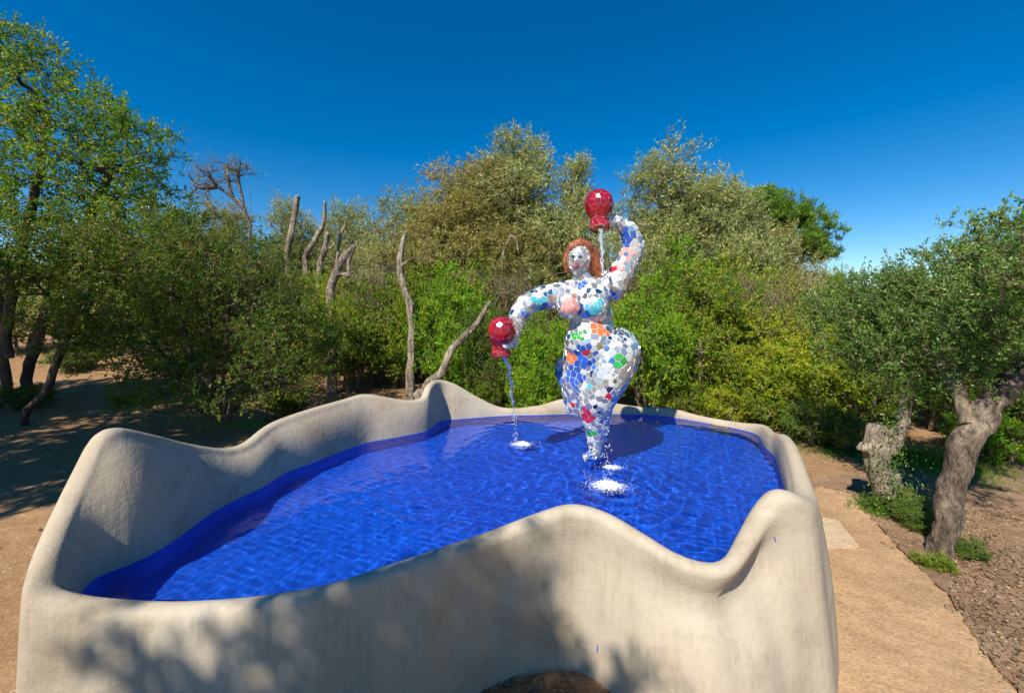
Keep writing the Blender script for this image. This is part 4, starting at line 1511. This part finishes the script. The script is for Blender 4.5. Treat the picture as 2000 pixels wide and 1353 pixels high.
# --- leaning oak on the right
def right_oak():
    b = G(1838, 1085); D = b.y
    org = Vector((b.x, b.y, 0))
    s = D / FPX
    q = lambda px, py, r, d=0.0: (P(px, py, D + d), r * s * .54)
    ch = [[q(1832, 1100, 46), q(1840, 1060, 40), q(1856, 990, 40), q(1874, 920, 42, .03), q(1893, 850, 44, .05), q(1925, 795, 40, .08), q(1975, 745, 36, .12), q(2035, 690, 32, .2), q(2080, 620, 28, .3)],
          [q(1900, 830, 20, .08), q(1888, 795, 15, .2), q(1870, 760, 12, .35), q(1845, 725, 9, .55), q(1815, 690, 7, .8)],
          [q(1975, 745, 22, .12), q(1990, 690, 16, .4), q(1980, 620, 12, .7)],
          [q(1818, 1098, 20, -.05), q(1806, 1104, 12, -.08)]]
    me = limb_mesh('trunk', ch, 66, .018, org, rough=.011, smooth=3)
    root = empty('leaning_oak', org)
    tag(root, 'leaning grey trunked oak with a dark spiky crown on the right', 'tree', 'broadleaf trees of the garden')
    mesh_obj('trunk', me, root, BARK)
    e = lambda px, py, DD, rx, rz, ry=.7: ellp(px, py, DD, rx, ry, rz, org)
    ells = [e(1930, 560, 4.9, .75, .60), e(1985, 490, 4.9, .45, .42), e(1830, 600, 5.1, .7, .5), e(1740, 620, 5.4, .6, .50), e(1680, 650, 5.6, .45, .50), e(1720, 700, 5.3, .55, .4),
            e(1820, 700, 5.0, .7, .42), e(1930, 670, 4.7, .65, .4), e(2060, 560, 4.8, .7, .7), e(1640, 590, 5.8, .35, .30), e(1900, 480, 5.0, .28, .34), e(1800, 540, 5.3, .4, .28), e(1700, 560, 5.6, .3, .25), e(1790, 760, 5.0, .45, .22), e(1860, 730, 4.4, .35, .2, .4), e(1910, 650, 4.2, .5, .3, .4), e(1970, 600, 4.1, .4, .4, .4), (4.55 - org.x, 3.5 - org.y, 2.85, .75, .6, .45)]  # last clump is out of view, added up-sun to shade the upper trunk
    R_ = lambda px, py, dd: tuple(rel(px, py, D + dd, org))
    trunks = [[R_(1890, 830, .05), R_(1870, 770, .25), R_(1845, 720, .5), R_(1800, 670, .9), R_(1740, 640, 1.2)], [R_(1985, 740, .12), R_(1990, 680, .4), R_(1960, 590, .7), R_(1940, 500, .8)], [R_(2035, 690, .2), R_(2070, 600, .5)]]
    w, l = grow('leaning_oak', ells, trunks, 960, 7, 14, .034, .015, .20, 501, tr=.06, shell=.45, up=.35)
    mesh_obj('branch', w, root, TWIG)
    mesh_obj('crown', l, root, LM['holm'])
right_oak()

# --- trees behind the camera whose shade falls on the pool wall and on the left ground
def shade_tree(name, loc, scale, rz, label, seed):
    w, l = shade_mesh
    place(name, w, l, loc, scale, rz, BARK_DARK, LM['oak'], label, 'tree', 'broadleaf trees of the garden')
def shade_proto():
    ells = [(0, 0, 6.4, 1.5, 1.3, 1.0), (1.0, .5, 6.8, .9, .9, .7), (-1.1, .2, 6.2, 1.0, 1.0, .8), (.2, -.8, 7.0, .9, .9, .7), (.5, .9, 5.9, .8, .8, .6)]
    trunks = [[(0, 0, -.1), (.05, .1, 2.0), (-.1, .1, 4.2), (0, 0, 5.6), (.1, 0, 6.6)], [(0, .1, 4.0), (.6, .3, 5.2), (.9, .5, 6.4)], [(-.1, .1, 4.2), (-.7, .1, 5.2), (-1.0, .2, 6.0)]]
    return grow('shade_oak', ells, trunks, 540, 6, 12, .082, .048, .30, 601, tr=.15, shell=.3)
shade_mesh = shade_proto()
shade_tree('shade_oak', (-4.22, -3.92, 0), (1.12, .95, 1), .3, 'oak standing behind the viewer that shades the near pool wall', 1)
shade_tree('shade_oak', (-9.3, 3.0, 0), (1.35, 1.35, .9), 1.9, 'oak standing left of the view that shades the earth on the left', 2)

shade_tree('shade_oak', (-13.4, 4.6, 0), (1.5, 1.5, .95), 4.0, 'oak standing far left of the view that shades the earth under the left trees', 3)

# ------------------------------------------------------------------ litter, grass
def litter():
    rs = np.random.RandomState(15)
    pts = []
    def area(n, px0, px1, py0, py1):
        px = rs.uniform(px0, px1, n)
        d0, d1 = CAMZ * FPX / (py1 - HOR), CAMZ * FPX / (py0 - HOR)
        D = rs.uniform(d0, d1, n)
        pts.append(np.stack([(px - 1000) / FPX * D, D], 1))
    area(2600, 1850, 2060, 1000, 1353)
    area(1100, 1650, 2050, 890, 1100)
    area(2200, -30, 420, 780, 1000)
    area(400, 900, 1120, 1325, 1400)
    area(900, 600, 800, 740, 790)
    A = np.concatenate(pts)
    # keep the path clear
    ex = np.array(edge)
    ok = np.ones(len(A), bool)
    for i in range(len(ex) - 1):
        (x0, y0), (x1, y1) = ex[i], ex[i + 1]
        lo, hi = min(y0, y1), max(y0, y1)
        m = (A[:, 1] >= lo) & (A[:, 1] <= hi) & (A[:, 0] > 0.5)
        xe = x0 + (x1 - x0) * (A[:, 1] - y0) / (y1 - y0 + 1e-9)
        ok &= ~(m & (A[:, 0] < xe + rs.exponential(.03, len(A)) - .03) & (rs.rand(len(A)) < .97))
    A = A[ok]
    z = terrain(A[:, 0], A[:, 1]) + .030
    p = np.column_stack([A, z])
    d = unit(rs.normal(size=p.shape) * (1, 1, .25))
    V = leaves_np(p, d, .032, .015, rs, .15)
    m = leaf_mat('dry_leaf_litter', [(0, (.10, .06, .03)), (.5, (.20, .125, .065)), (.85, (.30, .21, .115)), (.97, (.42, .32, .19))], .7, .1)
    tag(mesh_obj('leaf_litter', mk_poly_np('leaf_litter', V, 4), None, m), 'dry fallen leaves scattered over the earth', 'leaf litter', kind='stuff')
litter()

STONE = ground_mat('dull_stone', (.20, .15, .10), (.30, .23, .16), (.7, .7, .7), 0.2)
def pebbles():
    rs = np.random.RandomState(23)
    V, F = [], []
    ex = np.array(edge)
    for i in range(210):
        if i < 90:
            k = rs.randint(len(ex) - 1); t = rs.rand()
            x, y = ex[k] * (1 - t) + ex[k + 1] * t + rs.normal(0, .10, 2)
            z = tz(x, y) + .034
        else:
            D = rs.uniform(2.75, 8.0); px = rs.choice([rs.uniform(-60, 300), rs.uniform(1720, 2100), rs.uniform(850, 1120)])
            if 800 < px < 1200: D = rs.uniform(2.2, 2.72)
            x, y = (px - 1000) / FPX * D, D
            z = tz(x, y) + .02
        ico((x, y, z), rs.exponential(.006) + .004, V, F, rs)
    tag(mesh_obj('pebbles', mk_mesh('pebbles', V, F, smooth=False), None, STONE), 'small pale stones scattered on the earth and along the path edge', 'pebbles', kind='stuff')
pebbles()

def grass():
    rs = np.random.RandomState(19)
    L_ = []
    def patch(px, py, n, sx, sy, h):
        c = G(px, py)
        L_.append((rs.normal(c.x, sx, n), rs.normal(c.y, sy, n), np.full(n, h)))
    patch(1815, 905, 2600, .32, .4, .15)
    patch(1770, 890, 700, .25, .3, .10)
    patch(1930, 925, 500, .4, .2, .09)
    patch(1700, 1000, 260, .08, .10, .12)
    patch(1625, 885, 350, .3, .2, .10)
    patch(270, 805, 350, .35, .3, .10)
    patch(500, 830, 300, .6, .2, .10)
    patch(980, 800, 400, .6, .12, .14)
    patch(870, 790, 250, .4, .15, .14)
    x = np.concatenate([a[0] for a in L_]); y = np.concatenate([a[1] for a in L_]); h = np.concatenate([a[2] for a in L_])
    p = np.column_stack([x, y, terrain(x, y)])
    d = unit(rs.normal(size=p.shape) * (.45, .45, .1) + (0, 0, 1))
    V = leaves_np(p, d, 1.0, .012, rs, .1).reshape(-1, 4, 3)
    V = p[:, None] + (V - p[:, None]) * np.where(np.arange(3) < 9, 1, 1) * h[:, None, None] * np.array((1, 1, 1))
    V[:, 1] += 0.004; V[:, 3] -= 0.004
    tag(mesh_obj('grass', mk_poly_np('grass', V.reshape(-1, 3), 4), None, LM['grass']), 'patches of fresh green grass on the earth', 'grass', kind='stuff')
grass()
